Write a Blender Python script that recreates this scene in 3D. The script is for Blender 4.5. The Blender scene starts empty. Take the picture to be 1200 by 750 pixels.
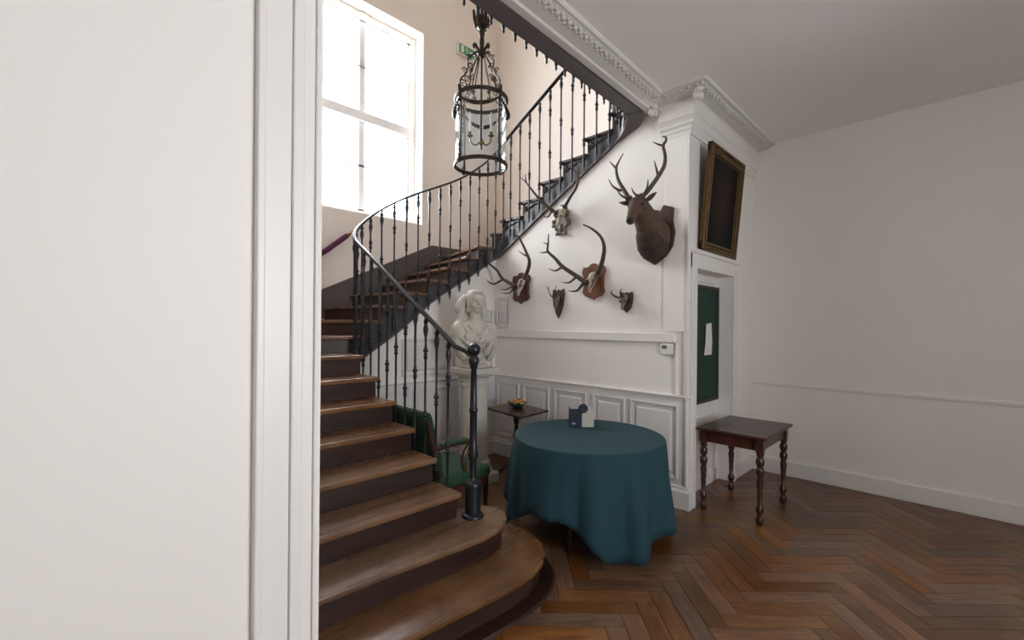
import bpy, bmesh, math, random
from mathutils import Vector, Matrix
random.seed(7)
sc = bpy.context.scene
C = sc.collection
PI = math.pi

# ------------------------------------------------------------------ camera
cam_data = bpy.data.cameras.new('camera')
cam = bpy.data.objects.new('camera', cam_data)
C.objects.link(cam)
cam_data.sensor_width = 36.0
cam_data.sensor_fit = 'HORIZONTAL'
cam_data.lens = 529.0 / 1200.0 * 36.0
cam_data.shift_y = 7.0 / 1200.0
cam_data.clip_start = 0.05
cam.matrix_world = (Matrix.Translation((0, 0, 1.6)) @ Matrix.Rotation(-PI / 4, 4, 'Z')
                    @ Matrix.Rotation(PI / 2, 4, 'X') @ Matrix.Rotation(math.radians(0.5), 4, 'Z'))
sc.camera = cam

# ------------------------------------------------------------------ world, window portals, exposure
world = bpy.data.worlds.new('overcast_sky')
sc.world = world
world.use_nodes = True
bg = world.node_tree.nodes['Background']
bg.inputs['Color'].default_value = (0.93, 0.96, 1.0, 1)
bg.inputs['Strength'].default_value = 9.0

def portal(name, loc, rot, sx, sy):
    l = bpy.data.lights.new(name, 'AREA')
    l.shape = 'RECTANGLE'; l.size = sx; l.size_y = sy
    l.cycles.is_portal = True
    o = bpy.data.objects.new(name, l); C.objects.link(o)
    o.location = loc; o.rotation_euler = rot
    return o
portal('window_portal', (2.725, 5.63, 4.29), (-PI / 2, 0, 0), 1.56, 2.64)
portal('window_portal', (1.2, -3.22, 1.95), (PI / 2, 0, 0), 1.4, 1.9)  # portal for the added, unseen window behind the camera
sc.view_settings.view_transform = 'Standard'
sc.view_settings.look = 'None'
sc.view_settings.gamma = 1.0
sc.view_settings.use_curve_mapping = False
sc.view_settings.exposure = 1.7
sc.cycles.max_bounces = 12
sc.cycles.diffuse_bounces = 9
sc.cycles.glossy_bounces = 4
sc.cycles.transparent_max_bounces = 16
sc.cycles.use_denoising = True
sc.cycles.caustics_reflective = False
sc.cycles.caustics_refractive = False

# ------------------------------------------------------------------ materials
MATS = {}
def nt(name):
    m = bpy.data.materials.new(name); m.use_nodes = True
    t = m.node_tree
    return m, t, t.nodes['Principled BSDF'], t.nodes, t.links
def S(c):   # sRGB 0-255 to linear
    return tuple(((v / 255) / 12.92 if v / 255 <= 0.04045 else ((v / 255 + 0.055) / 1.055) ** 2.4) for v in c) + (1,)
def paint(name, col, rough=0.6, var=0.05, scale=6.0, bump=0.02, bscale=120, metal=0.0, spec=0.5):
    m, t, b, N, L = nt(name)
    tc = N.new('ShaderNodeTexCoord'); n = N.new('ShaderNodeTexNoise')
    n.inputs['Scale'].default_value = scale; n.inputs['Detail'].default_value = 4
    L.new(tc.outputs['Object'], n.inputs['Vector'])
    mx = N.new('ShaderNodeMix'); mx.data_type = 'RGBA'
    c = S(col)
    mx.inputs[6].default_value = tuple(max(0, v * (1 - var)) for v in c[:3]) + (1,)
    mx.inputs[7].default_value = tuple(min(1, v * (1 + var)) for v in c[:3]) + (1,)
    L.new(n.outputs['Fac'], mx.inputs[0]); L.new(mx.outputs[2], b.inputs['Base Color'])
    b.inputs['Roughness'].default_value = rough; b.inputs['Metallic'].default_value = metal
    b.inputs['Specular IOR Level'].default_value = spec
    if bump:
        n2 = N.new('ShaderNodeTexNoise'); n2.inputs['Scale'].default_value = bscale
        L.new(tc.outputs['Object'], n2.inputs['Vector'])
        bp = N.new('ShaderNodeBump'); bp.inputs['Strength'].default_value = bump * 10; bp.inputs['Distance'].default_value = 0.002
        L.new(n2.outputs['Fac'], bp.inputs['Height']); L.new(bp.outputs['Normal'], b.inputs['Normal'])
    MATS[name] = m
    return m
def wood(name, dark, light, stretch=(1.2, 14, 14), rough=0.35, coords='Object', island=0.0, wear=None, bump=0.15, coat=0.0):
    m, t, b, N, L = nt(name)
    tc = N.new('ShaderNodeTexCoord')
    mp = N.new('ShaderNodeMapping'); mp.inputs['Scale'].default_value = stretch
    L.new(tc.outputs[coords], mp.inputs['Vector'])
    vec = mp.outputs['Vector']
    gi = N.new('ShaderNodeNewGeometry'); oi = N.new('ShaderNodeObjectInfo')
    add = N.new('ShaderNodeMath'); add.operation = 'ADD'
    L.new(gi.outputs['Random Per Island'], add.inputs[0]); L.new(oi.outputs['Random'], add.inputs[1])
    fr = N.new('ShaderNodeMath'); fr.operation = 'FRACT'; L.new(add.outputs[0], fr.inputs[0])
    n = N.new('ShaderNodeTexNoise'); n.noise_dimensions = '4D'
    n.inputs['Scale'].default_value = 2.2; n.inputs['Detail'].default_value = 7; n.inputs['Roughness'].default_value = 0.65
    mu = N.new('ShaderNodeMath'); mu.operation = 'MULTIPLY'; mu.inputs[1].default_value = 37.0
    L.new(fr.outputs[0], mu.inputs[0]); L.new(mu.outputs[0], n.inputs['W']); L.new(vec, n.inputs['Vector'])
    cr = N.new('ShaderNodeValToRGB')
    cr.color_ramp.elements[0].position = 0.3; cr.color_ramp.elements[0].color = S(dark)
    cr.color_ramp.elements[1].position = 0.72; cr.color_ramp.elements[1].color = S(light)
    L.new(n.outputs['Fac'], cr.inputs['Fac'])
    out = cr.outputs['Color']
    if island:
        hs = N.new('ShaderNodeHueSaturation')
        mr = N.new('ShaderNodeMapRange'); mr.inputs['To Min'].default_value = 1 - island; mr.inputs['To Max'].default_value = 1 + island
        L.new(fr.outputs[0], mr.inputs['Value']); L.new(mr.outputs[0], hs.inputs['Value'])
        mr2 = N.new('ShaderNodeMapRange'); mr2.inputs['To Min'].default_value = 1.2; mr2.inputs['To Max'].default_value = 0.75
        f2 = N.new('ShaderNodeMath'); f2.operation = 'MULTIPLY'; f2.inputs[1].default_value = 7.31
        f3 = N.new('ShaderNodeMath'); f3.operation = 'FRACT'
        L.new(fr.outputs[0], f2.inputs[0]); L.new(f2.outputs[0], f3.inputs[0]); L.new(f3.outputs[0], mr2.inputs['Value'])
        L.new(mr2.outputs[0], hs.inputs['Saturation']); L.new(out, hs.inputs['Color']); out = hs.outputs['Color']
    if wear:
        wn = N.new('ShaderNodeTexNoise'); wn.inputs['Scale'].default_value = wear[1]; wn.inputs['Detail'].default_value = 5
        L.new(tc.outputs['Object'], wn.inputs['Vector'])
        wr = N.new('ShaderNodeValToRGB'); wr.color_ramp.elements[0].position = 0.48; wr.color_ramp.elements[1].position = 0.7
        L.new(wn.outputs['Fac'], wr.inputs['Fac'])
        mm = N.new('ShaderNodeMath'); mm.operation = 'MULTIPLY'; mm.inputs[1].default_value = wear[2]
        L.new(wr.outputs['Color'], mm.inputs[0])
        mx = N.new('ShaderNodeMix'); mx.data_type = 'RGBA'; mx.inputs[7].default_value = S(wear[0])
        L.new(mm.outputs[0], mx.inputs[0]); L.new(out, mx.inputs[6]); out = mx.outputs[2]
    L.new(out, b.inputs['Base Color'])
    rr = N.new('ShaderNodeMapRange'); rr.inputs['To Min'].default_value = rough * 0.8; rr.inputs['To Max'].default_value = rough * 1.25
    L.new(n.outputs['Fac'], rr.inputs['Value']); L.new(rr.outputs[0], b.inputs['Roughness'])
    b.inputs['Coat Weight'].default_value = coat; b.inputs['Coat Roughness'].default_value = 0.3
    bp = N.new('ShaderNodeBump'); bp.inputs['Strength'].default_value = bump; bp.inputs['Distance'].default_value = 0.004
    L.new(n.outputs['Fac'], bp.inputs['Height']); L.new(bp.outputs['Normal'], b.inputs['Normal'])
    MATS[name] = m
    return m
def glass(name, tint=(1, 1, 1), gloss=0.6, ior=1.45):
    m = bpy.data.materials.new(name); m.use_nodes = True
    t = m.node_tree; N = t.nodes; L = t.links; N.clear()
    o = N.new('ShaderNodeOutputMaterial'); a = N.new('ShaderNodeBsdfTransparent'); g = N.new('ShaderNodeBsdfGlossy')
    a.inputs['Color'].default_value = tuple(tint) + (1,)
    g.inputs['Roughness'].default_value = 0.03
    f = N.new('ShaderNodeFresnel'); f.inputs['IOR'].default_value = ior
    mu = N.new('ShaderNodeMath'); mu.operation = 'MULTIPLY'; mu.inputs[1].default_value = gloss
    L.new(f.outputs[0], mu.inputs[0])
    mx = N.new('ShaderNodeMixShader'); L.new(mu.outputs[0], mx.inputs[0]); L.new(a.outputs[0], mx.inputs[1]); L.new(g.outputs[0], mx.inputs[2])
    L.new(mx.outputs[0], o.inputs['Surface'])
    MATS[name] = m
    return m

paint('white_wall', (231, 227, 222), 0.55, 0.02, 2.0, 0.01, 60)
paint('cream_wall', (238, 229, 220), 0.6, 0.02, 2.0, 0.012, 60)
paint('white_trim', (225, 222, 218), 0.4, 0.02, 4.0, 0.005)
paint('dado_paint', (212, 209, 207), 0.42, 0.02, 4.0, 0.005)
paint('ceiling_paint', (240, 238, 235), 0.7, 0.02, 1.5, 0.006)
paint('plaster_ornament', (214, 211, 206), 0.6, 0.03, 20, 0.02, 80)
paint('window_paint', (244, 244, 244), 0.4, 0.02, 4.0, 0)
paint('string_paint', (62, 60, 64), 0.4, 0.12, 5, 0.02)
paint('fascia_paint', (84, 76, 76), 0.45, 0.08, 5, 0.02)
paint('skirting_paint', (88, 80, 78), 0.45, 0.08, 4, 0.02)
paint('iron', (27, 31, 39), 0.34, 0.2, 30, 0.03, 90, metal=0.25, spec=0.6)
paint('bronze', (50, 42, 35), 0.42, 0.35, 40, 0.08, 70, metal=0.55)
paint('brass', (120, 98, 62), 0.35, 0.15, 30, 0.02, metal=0.8)
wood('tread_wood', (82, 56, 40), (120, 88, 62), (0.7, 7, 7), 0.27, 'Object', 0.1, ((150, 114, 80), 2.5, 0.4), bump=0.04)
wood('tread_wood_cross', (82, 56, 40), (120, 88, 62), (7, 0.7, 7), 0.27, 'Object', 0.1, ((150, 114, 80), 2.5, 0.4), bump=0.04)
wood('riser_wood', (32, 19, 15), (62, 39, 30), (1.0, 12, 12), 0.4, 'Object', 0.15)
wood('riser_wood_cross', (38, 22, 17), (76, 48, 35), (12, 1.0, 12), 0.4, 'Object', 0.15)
wood('parquet', (74, 46, 29), (128, 88, 57), (2.0, 22, 22), 0.34, 'UV', 0.32, ((150, 122, 92), 3.0, 0.4))
paint('floor_joint', (26, 18, 13), 0.8, 0.2, 5, 0)
wood('dark_furniture', (36, 20, 15), (74, 43, 30), (10, 2, 10), 0.28, 'Object', 0.0)
wood('mahogany', (48, 25, 18), (86, 48, 33), (10, 10, 2), 0.3, 'Object', 0.0)
wood('shield_brown', (84, 48, 32), (128, 78, 50), (14, 14, 2), 0.4, 'Object', 0.0)
wood('shield_plum', (62, 34, 38), (100, 58, 60), (14, 14, 2), 0.35, 'Object', 0.0)
wood('shield_dark', (48, 30, 26), (86, 58, 48), (14, 14, 2), 0.4, 'Object', 0.0)
paint('antler', (70, 58, 48), 0.5, 0.35, 25, 0.1, 60)
paint('bone', (176, 164, 144), 0.6, 0.25, 25, 0.05, 60)
paint('horn', (46, 40, 36), 0.45, 0.3, 30, 0.1, 80)
paint('plaque_grey', (112, 106, 96), 0.5, 0.3, 30, 0.08, 60)
paint('fur', (84, 66, 53), 0.85, 0.55, 24, 0.2, 140)
paint('fur_dark', (60, 47, 39), 0.85, 0.35, 22, 0.2, 140)
paint('nose_black', (18, 16, 16), 0.3, 0.1, 20, 0)
paint('eye_black', (10, 8, 8), 0.08, 0, 5, 0)
paint('marble', (190, 185, 175), 0.5, 0.07, 9, 0.03, 40)
paint('stone', (188, 183, 174), 0.6, 0.06, 7, 0.04, 40)
paint('green_velvet', (35, 65, 43), 0.8, 0.16, 14, 0.06, 200)
paint('teal_cloth', (19, 58, 68), 0.85, 0.06, 3, 0.05, 500)
paint('rope_plum', (92, 40, 72), 0.85, 0.2, 40, 0.1, 120)
paint('candle', (252, 250, 244), 0.5, 0.02, 5, 0)
paint('plastic_white', (224, 222, 216), 0.4, 0.01, 4, 0)
paint('lcd', (96, 104, 98), 0.2, 0.03, 4, 0)
paint('sign_green', (70, 150, 100), 0.4, 0.03, 4, 0)
paint('board_green', (17, 50, 40), 0.75, 0.1, 6, 0.03)
paint('board_frame', (56, 48, 40), 0.5, 0.15, 8, 0.02)
paint('paper', (216, 216, 206), 0.7, 0.04, 8, 0)
paint('card_navy', (21, 26, 48), 0.45, 0.1, 12, 0)
paint('card_white', (184, 180, 168), 0.55, 0.05, 10, 0)
paint('card_grey_blue', (150, 156, 172), 0.55, 0.12, 30, 0)
paint('bowl_teal', (28, 60, 62), 0.35, 0.1, 10, 0)
paint('petal_red', (176, 62, 40), 0.6, 0.2, 20, 0)
paint('petal_orange', (206, 128, 66), 0.6, 0.2, 20, 0)
paint('petal_yellow', (206, 186, 106), 0.6, 0.2, 20, 0)
paint('leaf', (62, 92, 48), 0.55, 0.25, 20, 0)
paint('gilt', (92, 68, 36), 0.42, 0.45, 22, 0.25, 45, metal=0.5)
glass('window_glass', (1, 1, 1), 0.5)
glass('lantern_glass', (0.93, 0.96, 0.98), 0.45, 1.45)
def canvas_mat():
    m, t, b, N, L = nt('canvas_dark')
    tc = N.new('ShaderNodeTexCoord'); g = N.new('ShaderNodeTexGradient'); g.gradient_type = 'SPHERICAL'
    mp = N.new('ShaderNodeMapping'); mp.inputs['Scale'].default_value = (3.6, 3.6, 2.2); mp.inputs['Location'].default_value = (0, 0, -0.15)
    n = N.new('ShaderNodeTexNoise'); n.inputs['Scale'].default_value = 5; n.inputs['Detail'].default_value = 5
    L.new(tc.outputs['Object'], mp.inputs[0]); L.new(mp.outputs[0], g.inputs[0]); L.new(tc.outputs['Object'], n.inputs[0])
    mu = N.new('ShaderNodeMath'); mu.operation = 'MULTIPLY'; L.new(g.outputs['Fac'], mu.inputs[0]); L.new(n.outputs['Fac'], mu.inputs[1])
    cr = N.new('ShaderNodeValToRGB'); cr.color_ramp.elements[0].color = S((22, 20, 20)); cr.color_ramp.elements[1].color = S((74, 52, 38))
    L.new(mu.outputs[0], cr.inputs[0]); L.new(cr.outputs[0], b.inputs['Base Color']); b.inputs['Roughness'].default_value = 0.75; b.inputs['Specular IOR Level'].default_value = 0.15
    MATS['canvas_dark'] = m
canvas_mat()

# ------------------------------------------------------------------ mesh helpers (world coordinates throughout)
WL = {}
class MB:
    def __init__(s): s.v = []; s.f = []; s.uv = None
    def add(s, vs, fs):
        o = len(s.v); s.v += [Vector(p) for p in vs]; s.f += [tuple(i + o for i in f) for f in fs]; return s
    def box(s, x0, x1, y0, y1, z0, z1):
        x0, x1 = min(x0, x1), max(x0, x1); y0, y1 = min(y0, y1), max(y0, y1); z0, z1 = min(z0, z1), max(z0, z1)
        return s.add([(x0, y0, z0), (x1, y0, z0), (x1, y1, z0), (x0, y1, z0), (x0, y0, z1), (x1, y0, z1), (x1, y1, z1), (x0, y1, z1)],
                     [(0, 3, 2, 1), (4, 5, 6, 7), (0, 1, 5, 4), (1, 2, 6, 5), (2, 3, 7, 6), (3, 0, 4, 7)])
    def prism(s, poly, vec):
        n = len(poly); vec = Vector(vec)
        return s.add([Vector(p) for p in poly] + [Vector(p) + vec for p in poly],
                     [tuple(reversed(range(n))), tuple(range(n, 2 * n))] + [(i, (i + 1) % n, n + (i + 1) % n, n + i) for i in range(n)])
    def lathe(s, prof, n=16, c=(0, 0, 0), closed=True):
        c = Vector(c); vs = []; fs = []
        for r, z in prof:
            for k in range(n):
                a = 2 * PI * k / n; vs.append(c + Vector((r * math.cos(a), r * math.sin(a), z)))
        for i in range(len(prof) - 1):
            for k in range(n):
                fs.append((i * n + k, i * n + (k + 1) % n, (i + 1) * n + (k + 1) % n, (i + 1) * n + k))
        if closed:
            fs.append(tuple(reversed(range(n)))); fs.append(tuple(range((len(prof) - 1) * n, len(prof) * n)))
        return s.add(vs, fs)
    def tube(s, pts, r, n=8, flat=None):
        pts = [Vector(p) for p in pts]; m = len(pts)
        if not isinstance(r, (list, tuple)): r = [r] * m
        T = []
        for i in range(m):
            d = pts[min(i + 1, m - 1)] - pts[max(i - 1, 0)]; T.append(d.normalized() if d.length > 1e-9 else Vector((0, 0, 1)))
        u = T[0].cross(Vector((0, 0, 1)))
        if u.length < 1e-3: u = T[0].cross(Vector((1, 0, 0)))
        u.normalize(); vs = []; fs = []
        for i in range(m):
            u = u - T[i] * u.dot(T[i])
            if u.length < 1e-6: u = T[i].orthogonal()
            u.normalize(); w = T[i].cross(u)
            for k in range(n):
                a = 2 * PI * k / n; vs.append(pts[i] + (u * math.cos(a) + w * math.sin(a) * (flat or 1)) * r[i])
        for i in range(m - 1):
            for k in range(n): fs.append((i * n + k, i * n + (k + 1) % n, (i + 1) * n + (k + 1) % n, (i + 1) * n + k))
        fs.append(tuple(reversed(range(n)))); fs.append(tuple(range((m - 1) * n, m * n)))
        return s.add(vs, fs)
    def sweep(s, pts, prof, up=(0, 0, 1), closed=False):
        """profile (side, up) carried along pts; side = tangent x up"""
        pts = [Vector(p) for p in pts]; m = len(pts); n = len(prof); up = Vector(up); vs = []; fs = []
        for i in range(m):
            if closed: a, b = pts[i - 1], pts[(i + 1) % m]
            else: a, b = pts[max(i - 1, 0)], pts[min(i + 1, m - 1)]
            t = b - a; th = t - up * t.dot(up)
            sd = th.cross(up).normalized() if th.length > 1e-6 else Vector((1, 0, 0))
            k = 1.0
            if 0 < i < m - 1 or closed:
                d1 = (pts[i] - a); d2 = (b - pts[i]); d1 -= up * d1.dot(up); d2 -= up * d2.dot(up)
                if d1.length > 1e-6 and d2.length > 1e-6:
                    cs = max(-1, min(1, d1.normalized().dot(d2.normalized()))); k = 1 / max(0.3, math.sqrt((1 + cs) / 2))
                    sd = ((d1.normalized() + d2.normalized()).cross(up)).normalized()
            for (x, y) in prof: vs.append(pts[i] + sd * x * k + up * y)
        for i in range(m if closed else m - 1):
            j = (i + 1) % m
            for k in range(n): fs.append((i * n + k, i * n + (k + 1) % n, j * n + (k + 1) % n, j * n + k))
        if not closed:
            fs.append(tuple(reversed(range(n)))); fs.append(tuple(range((m - 1) * n, m * n)))
        return s.add(vs, fs)
    def ell(s, c, r, n=14, m=9, rot=None):
        c = Vector(c); r = (r, r, r) if not isinstance(r, (tuple, list)) else r
        vs = []; fs = []
        def P(a, b):
            p = Vector((r[0] * math.cos(b) * math.cos(a), r[1] * math.cos(b) * math.sin(a), r[2] * math.sin(b)))
            if rot is not None: p = rot @ p
            return c + p
        vs.append(P(0, -PI / 2))
        for i in range(1, m):
            for k in range(n): vs.append(P(2 * PI * k / n, -PI / 2 + PI * i / m))
        vs.append(P(0, PI / 2))
        for k in range(n):
            fs.append((0, 1 + (k + 1) % n, 1 + k))
            fs.append((len(vs) - 1, 1 + (m - 2) * n + k, 1 + (m - 2) * n + (k + 1) % n))
        for i in range(m - 2):
            for k in range(n): fs.append((1 + i * n + k, 1 + i * n + (k + 1) % n, 1 + (i + 1) * n + (k + 1) % n, 1 + (i + 1) * n + k))
        return s.add(vs, fs)
    def xf(s, M):
        s.v = [M @ p for p in s.v]; return s
    def mesh(s, name, org=(0, 0, 0), smooth=False, angle=40):
        me = bpy.data.meshes.new(name); o = Vector(org)
        me.from_pydata([tuple(p - o) for p in s.v], [], s.f)
        bm = bmesh.new(); bm.from_mesh(me); bmesh.ops.recalc_face_normals(bm, faces=bm.faces); bm.to_mesh(me); bm.free()
        if smooth:
            me.polygons.foreach_set('use_smooth', [True] * len(me.polygons)); me.set_sharp_from_angle(angle=math.radians(angle))
        me.update(); return me
    def base(s):
        xs = [p.x for p in s.v]; ys = [p.y for p in s.v]; zs = [p.z for p in s.v]
        return Vector(((min(xs) + max(xs)) / 2, (min(ys) + max(ys)) / 2, min(zs)))
    def obj(s, name, mat, parent=None, smooth=False, angle=40, bevel=0, seg=2, org=None, remesh=None, smoothit=0, solid=0):
        org = Vector(org) if org is not None else s.base()
        me = s.mesh(name, org, smooth, angle)
        o = bpy.data.objects.new(name, me); C.objects.link(o)
        me.materials.append(MATS[mat])
        if parent is not None: o.parent = parent; o.location = org - WL[parent.name]
        else: o.location = org
        WL[o.name] = org.copy()
        if remesh:
            md = o.modifiers.new('remesh', 'REMESH'); md.mode = 'VOXEL'; md.voxel_size = remesh; md.use_smooth_shade = True
            if smoothit:
                sm = o.modifiers.new('smooth', 'SMOOTH'); sm.iterations = smoothit; sm.factor = 0.5
        if solid:
            md = o.modifiers.new('solid', 'SOLIDIFY'); md.thickness = solid; md.offset = -1
        if bevel:
            md = o.modifiers.new('bevel', 'BEVEL'); md.width = bevel; md.segments = seg; md.limit_method = 'ANGLE'; md.angle_limit = math.radians(35)
        return o
def thing(name, label, cat, loc, group=None):
    o = bpy.data.objects.new(name, None); C.objects.link(o); o.empty_display_size = 0.1
    o.location = loc; o['label'] = label; o['category'] = cat
    if group: o['group'] = group
    WL[o.name] = Vector(loc); return o
def tag(o, label, cat, group=None):
    o['label'] = label; o['category'] = cat
    if group: o['group'] = group
    return o
def struct(o, label=None):
    o['kind'] = 'structure'
    if label: o['label'] = label
    return o
def inst(name, me, parent, loc, rotz=0):
    o = bpy.data.objects.new(name, me); C.objects.link(o); o.parent = parent
    o.location = Vector(loc) - WL[parent.name]; o.rotation_euler = (0, 0, rotz); WL[o.name] = Vector(loc); return o
def spline(pts, k=6):
    """Catmull-Rom through pts"""
    P = [Vector(p) for p in pts]
    if len(P) < 3: return P
    Q = [P[0] * 2 - P[1]] + P + [P[-1] * 2 - P[-2]]; out = []
    for i in range(1, len(Q) - 2):
        for j in range(k):
            t = j / k; a, b, c, d = Q[i - 1], Q[i], Q[i + 1], Q[i + 2]
            out.append(0.5 * (2 * b + (c - a) * t + (2 * a - 5 * b + 4 * c - d) * t * t + (3 * b - a - 3 * c + d) * t ** 3))
    return out + [P[-1]]
def lerp(xs, ys, x):
    if x <= xs[0]: return ys[0] + (ys[1] - ys[0]) / (xs[1] - xs[0]) * (x - xs[0])
    for i in range(len(xs) - 1):
        if x <= xs[i + 1]: return ys[i] + (ys[i + 1] - ys[i]) * (x - xs[i]) / (xs[i + 1] - xs[i])
    return ys[-1]
# ================================================================== THE ROOM
XW, YP, YU = 3.9, 1.71, 4.2            # trophy wall, recess wall, wall under the middle flight
XR, YB, XL = 4.89, 5.27, 0.6           # stairwell: right wall, window wall, left wall
ZC, ZU, ZT = 3.66, 3.905, 6.9          # hall ceiling, upper floor, stairwell ceiling

# --- stair path (well side of the string), arc length s
ARC1, ARC2, HOOK = (2.19, 3.85, 0.35), (3.68, 3.98, 0.22), (3.64, 2.46, 0.26)
S1 = 2.05; S2 = S1 + PI / 2 * 0.35; S3 = S2 + 1.49; S4 = S3 + PI / 2 * 0.22; S5 = S4 + 1.52; S6 = S5 + PI / 2 * 0.26
def path(s, off=0.0):
    """plan point at arc length s, pushed off metres into the well"""
    if s < S1: return Vector((1.84 + off, 1.8 + s, 0))
    if s < S2:
        a = PI - (s - S1) / 0.35; r = 0.35 - off; return Vector((ARC1[0] + r * math.cos(a), ARC1[1] + r * math.sin(a), 0))
    if s < S3: return Vector((2.19 + s - S2, 4.2 - off, 0))
    if s < S4:
        a = PI / 2 - (s - S3) / 0.22; r = 0.22 - off; return Vector((ARC2[0] + r * math.cos(a), ARC2[1] + r * math.sin(a), 0))
    if s < S5: return Vector((3.9 - off, 3.98 - (s - S4), 0))
    if s < S6:
        a = -(s - S5) / 0.26; r = 0.26 - off; return Vector((HOOK[0] + r * math.cos(a), HOOK[1] + r * math.sin(a), 0))
    return Vector((3.64 - (s - S6), 2.2 - 0.0455 * (s - S6) + off, 0))
NS = [0.015 + 0.274 * i for i in range(8)] + [2.30, 2.53, 2.73, 2.97, 3.25, 3.54, 3.83, 4.01, 4.21, 4.35, 4.70, 5.006, 5.30, 5.628, 5.935, 6.24]
NZ = [0.167 * (i + 1) for i in range(8)] + [1.491 + 0.155 * i for i in range(8)] + [2.75 + 0.165 * i for i in range(8)]
OUT = {9: (XL, 4.6), 10: (1.5, YB), 11: (2.17, YB), 12: (2.5, YB), 13: (2.88, YB), 14: (3.25, YB), 15: (3.56, YB), 16: (3.87, YB),
       17: (XR, 4.6), 18: (XR, 4.25)}
for i in range(1, 9): OUT[i] = (XL, 1.815 + 0.274 * (i - 1))
for i in range(19, 25): OUT[i] = (XR, path(NS[i - 1]).y)
def pitch(s):
    w = [lerp(NS, NZ, s + d) for d in (-0.18, -0.09, 0, 0.09, 0.18)]
    return sum(w) / 5
LOWS = [0, 0.5, 2.05, 2.62, 2.94, 3.24, 3.44, 3.70, 3.97, 4.25, 4.50, 5.05, 5.52, 5.94, 6.08, 6.20, 6.31, 9]
LOWZ = [0.0, 0.10, 0.97, 1.33, 1.54, 1.79, 1.93, 2.08, 2.235, 2.42, 2.58, 2.90, 3.165, 3.40, 3.47, 3.54, 3.57, 3.57]
def zlow(s):
    return sum(lerp(LOWS, LOWZ, s + d) for d in (-0.12, -0.06, 0, 0.06, 0.12)) / 5 if s < S6 - 0.05 else 3.57

# --- floor: joint bed and herringbone blocks
fl = struct(MB().box(-2.7, 5.8, -3.3, 5.6, -0.06, -0.012).obj('floor', 'floor_joint', org=(0, 0, -0.06)), 'herringbone oak block floor')
PL, PW, G = 0.55, 0.11, 0.0035
pm = MB().box(G / 2, PL - G / 2, G / 2, PW - G / 2, -0.012, 0.0)
plank_me = pm.mesh('floor_block')
def plank_uv(me):
    uv = me.uv_layers.new(name='UVMap')
    for lp in me.loops:
        c = me.vertices[lp.vertex_index].co; uv.data[lp.index].uv = (c.x, c.y)
plank_uv(plank_me); plank_me.materials.append(MATS['parquet'])
cand = []
a45 = -PI / 4
Rf = Matrix.Rotation(a45, 3, 'Z')
for k in range(-80, 80):
    for j in range(-14, 14):
        o = Vector((PW, PW, 0)) * k + Vector((PL, -PL, 0)) * j + Vector((0.07, 0.21, 0))
        for org, rz, cen in ((o, 0, o + Vector((PL / 2, PW / 2, 0))), (o + Vector((0, 0, 0)), PI / 2, o + Vector((-PW / 2, PL / 2, 0)))):
            w = Rf @ cen
            if -2.3 < w.x < 5.75 and -2.8 < w.y < 4.3:
                if w.y > 1.45 and w.x < 0.75: continue
                if w.x > 4.05 and w.y > 2.1: continue
                cand.append((w, Rf @ org, a45 + rz))
FWD = Vector((1, 1, 0)).normalized(); RGT = Vector((1, -1, 0)).normalized()
def seen(w):
    d = w.dot(FWD)
    if d < 1.9: return 50 + (w - FWD * 2.5).length
    if abs(w.dot(RGT) / d) > 1.16: return 40 + w.length
    if w.x < 2.0 and w.y > 1.75: return 30 + w.length
    if (w.xy - Vector((2.94, 2.08))).length < 0.5: return 20 + w.length
    return w.length
cand.sort(key=lambda t: seen(t[0]))
for w, o, rz in cand[:290]: inst('floor_block', plank_me, fl, o, rz)
rest = MB(); uvs = []
for w, o, rz in cand[290:]:
    M = Matrix.Translation(o) @ Matrix.Rotation(rz, 4, 'Z')
    rest.add([M @ p for p in pm.v], pm.f); uvs += [(p.x, p.y) for p in pm.v]
ro = rest.obj('floor_blocks', 'parquet', fl); ro['kind'] = 'stuff'
uvl = ro.data.uv_layers.new(name='UVMap')
for lp in ro.data.loops: uvl.data[lp.index].uv = uvs[lp.vertex_index]

# --- hall walls
def yz(poly, x0, x1): return MB().prism([(x0, y, z) for y, z in poly], (x1 - x0, 0, 0))
def xz(poly, y0, y1): return MB().prism([(x, y0, z) for x, z in poly], (0, y1 - y0, 0))
top = [(path(s).y, zlow(s) + 0.07) for s in [S4 + 0.05 + i * (S5 - S4 - 0.05) / 12 for i in range(13)]]
wr = struct(yz([(YP, 0), (YU, 0), (YU, 2.47)] + top + [(2.22, 3.6), (YP, 3.6)], XW, XW + 0.1).obj('wall_right', 'white_wall'), 'white wall hung with antler trophies')
topu = [(path(s).x, zlow(s) + 0.07) for s in [S3 - 0.02 - i * (S3 - S2 - 0.02) / 12 for i in range(13)]]
wu = struct(xz([(1.95, 0), (XW, 0), (XW, 2.42)] + topu + [(1.95, 1.2)], YU, YU + 0.1).obj('wall_back', 'white_wall'), 'panelled wall under the middle flight')
struct(MB().box(1.76, 1.82, 2.6, YU, 0, 0.25).add(
    [(1.76, 2.6, .25), (1.82, 2.6, .25), (1.82, YU, .25), (1.76, YU, .25), (1.76, 2.6, .3), (1.82, 2.6, .3), (1.82, YU, 1.0), (1.76, YU, 1.0)],
    [(0, 3, 2, 1), (4, 5, 6, 7), (0, 1, 5, 4), (1, 2, 6, 5), (2, 3, 7, 6), (3, 0, 4, 7)]).obj('wall_stair_side', 'white_wall'))
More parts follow.
